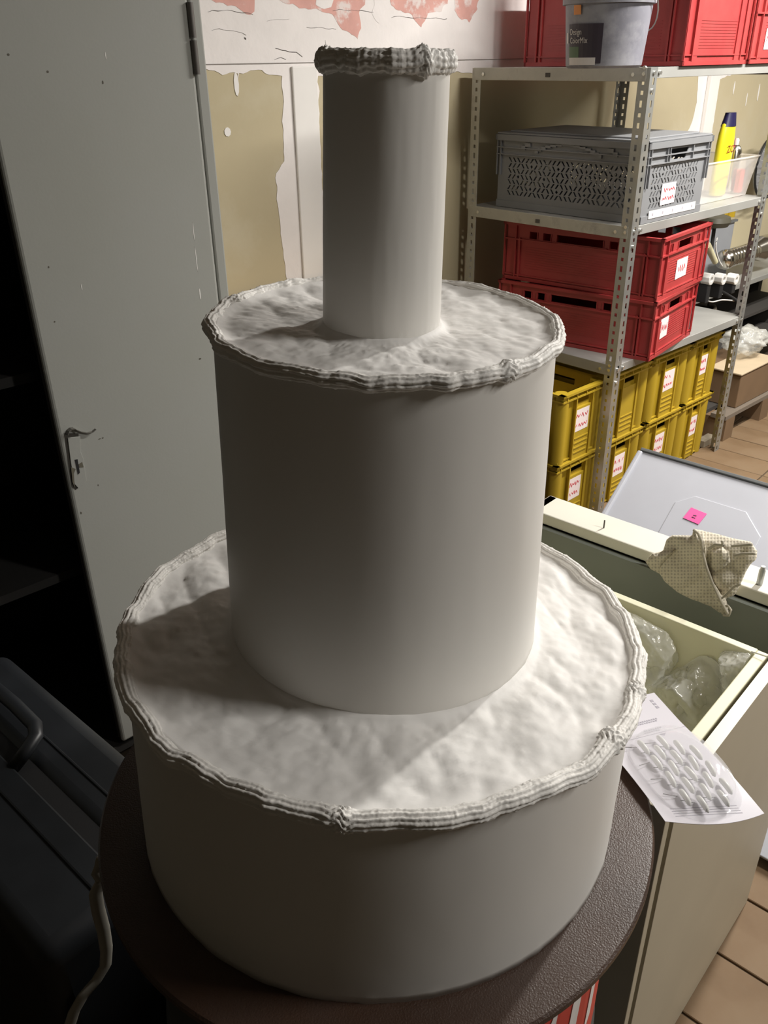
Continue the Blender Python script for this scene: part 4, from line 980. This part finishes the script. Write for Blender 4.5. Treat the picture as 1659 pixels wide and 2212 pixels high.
# black trolley left of the yellow crates
tb = thing('black_trolley', 'black equipment case with rivets, left of the yellow crates', 'case', sp(-.45, .35, 0))
MB(MSH).box((-.62, .10, .03), (-.245, .50, .40)).make('case_body', black_pl, tb, bevel=.02, seg=4, smooth=True)
for k in range(4): MB(MSH).lathe([(.018, 0), (.018, .03)], 16, (-.58 if k % 2 else -.29, .15 if k < 2 else .45)).make('wheel', black_m, tb)
mb = MB(MSH)
for zz in (.12, .22, .32): mb.tube([(-.275, .097, zz), (-.275, .102, zz)], .006, 8)
mb.make('rivets', bolt_m, tb)['kind'] = 'stuff'
# wooden bench by the wall behind the middle tier
wbn = thing('wooden_bench', 'pale wooden bench board against the back wall behind the middle tier', 'bench', MS @ Vector((1.75, 2.1, 0)))
q = on_plane(600, 622, VS, 2.15)
MB(MS).box((1.20, 2.02, q.z-.03), (2.05, 2.17, q.z-.004)).make('bench_top', wood, wbn, bevel=.003)
for uu in (1.22, 1.98): MB(MS).box((uu, 2.04, 0), (uu+.05, 2.15, q.z-.03)).make('leg', wood, wbn)

# ------------------------------------------------------------------ sloped grey lid with pink note
sl = thing('sloped_lid', 'pale grey plastic lid propped at a slant, pink note on it, behind the cabinet rail', 'lid', MC @ Vector((1.8, .6, 0)))
A_, B_ = Vector((1.42, 0)), Vector((2.115, .5)); dv = (B_-A_); LL = dv.length; dv.normalize(); nv = Vector((-dv.y, dv.x))
vL, vR = .925, .10
def sf(a, b, d=0): q = A_+dv*a+nv*d; return MC @ Vector((q.x, vL-b, q.y))
WW = vL-vR
def slab(a0, a1, b0, b1, d0, d1, name, m, par, bevel=.002):
    mb = MB(); i = [mb.P(sf(*p)) for p in ((a0,b0,d0),(a1,b0,d0),(a1,b1,d0),(a0,b1,d0),(a0,b0,d1),(a1,b0,d1),(a1,b1,d1),(a0,b1,d1))]
    for q in ((3,2,1,0),(4,5,6,7),(0,1,5,4),(1,2,6,5),(2,3,7,6),(3,0,4,7)): mb.f.append([i[k] for k in q])
    return mb.make(name, m, par, bevel=bevel)
pan = slab(.01, LL-.003, .003, WW-.003, .010, .030, 'panel', palegrey, sl)
slab(LL-.010, LL, 0, WW, .004, .036, 'top_trim', trim_d, sl); slab(0, LL-.01, -.006, .010, .004, .036, 'side_rim', palegrey, sl, .005); slab(0, LL-.01, WW-.01, WW+.006, .004, .036, 'side_rim', palegrey, sl, .005)
# raised field with cut corners
oc = [(LL-.115, .13), (LL-.115, WW-.30), (LL-.20, WW-.225), (.10, WW-.225), (.10, .13)]
a0_, b0_ = .12, .13
fld = [(.10, .16), (LL-.13, .16), (LL-.095, .20), (LL-.095, .335), (LL-.15, .395), (.10, .395)]
MB().prism(fld, lambda x, y, d: sf(x, y, .029+d), .004).make('raised_field', palegrey, pan, bevel=.0025)
nc = on_plane(1501, 1113, (MC.to_3x3() @ Vector((nv.x, 0, nv.y))), (sf(.3, .3, .034)).dot(MC.to_3x3() @ Vector((nv.x, 0, nv.y))))
lc = MC.inverted() @ nc; an = (Vector((lc.x, lc.z))-A_).dot(dv); bn_ = vL-lc.y
nt_ = MB().prism([(an-.018, bn_-.024), (an-.022, bn_+.020), (an+.014, bn_+.026), (an+.018, bn_-.018)], lambda x, y, d: sf(x, y, .0345+d), .0006).make('note', pinkn, sl)
mb = MB(); scribble(mb, lambda x, y, d: sf(an-.012+y, bn_+x, .0353+d), -.004, 0, .009, .014, 2, .0006, 4); mb.make('handwriting', darkink, nt_)
MB(MC).box((2.085, vR, 0), (2.10, vL, .475)).make('prop_board', trim_d, sl)
slab(.55, .556, .0, .012, .036, .038, 'rivet', trim_d, sl, 0)
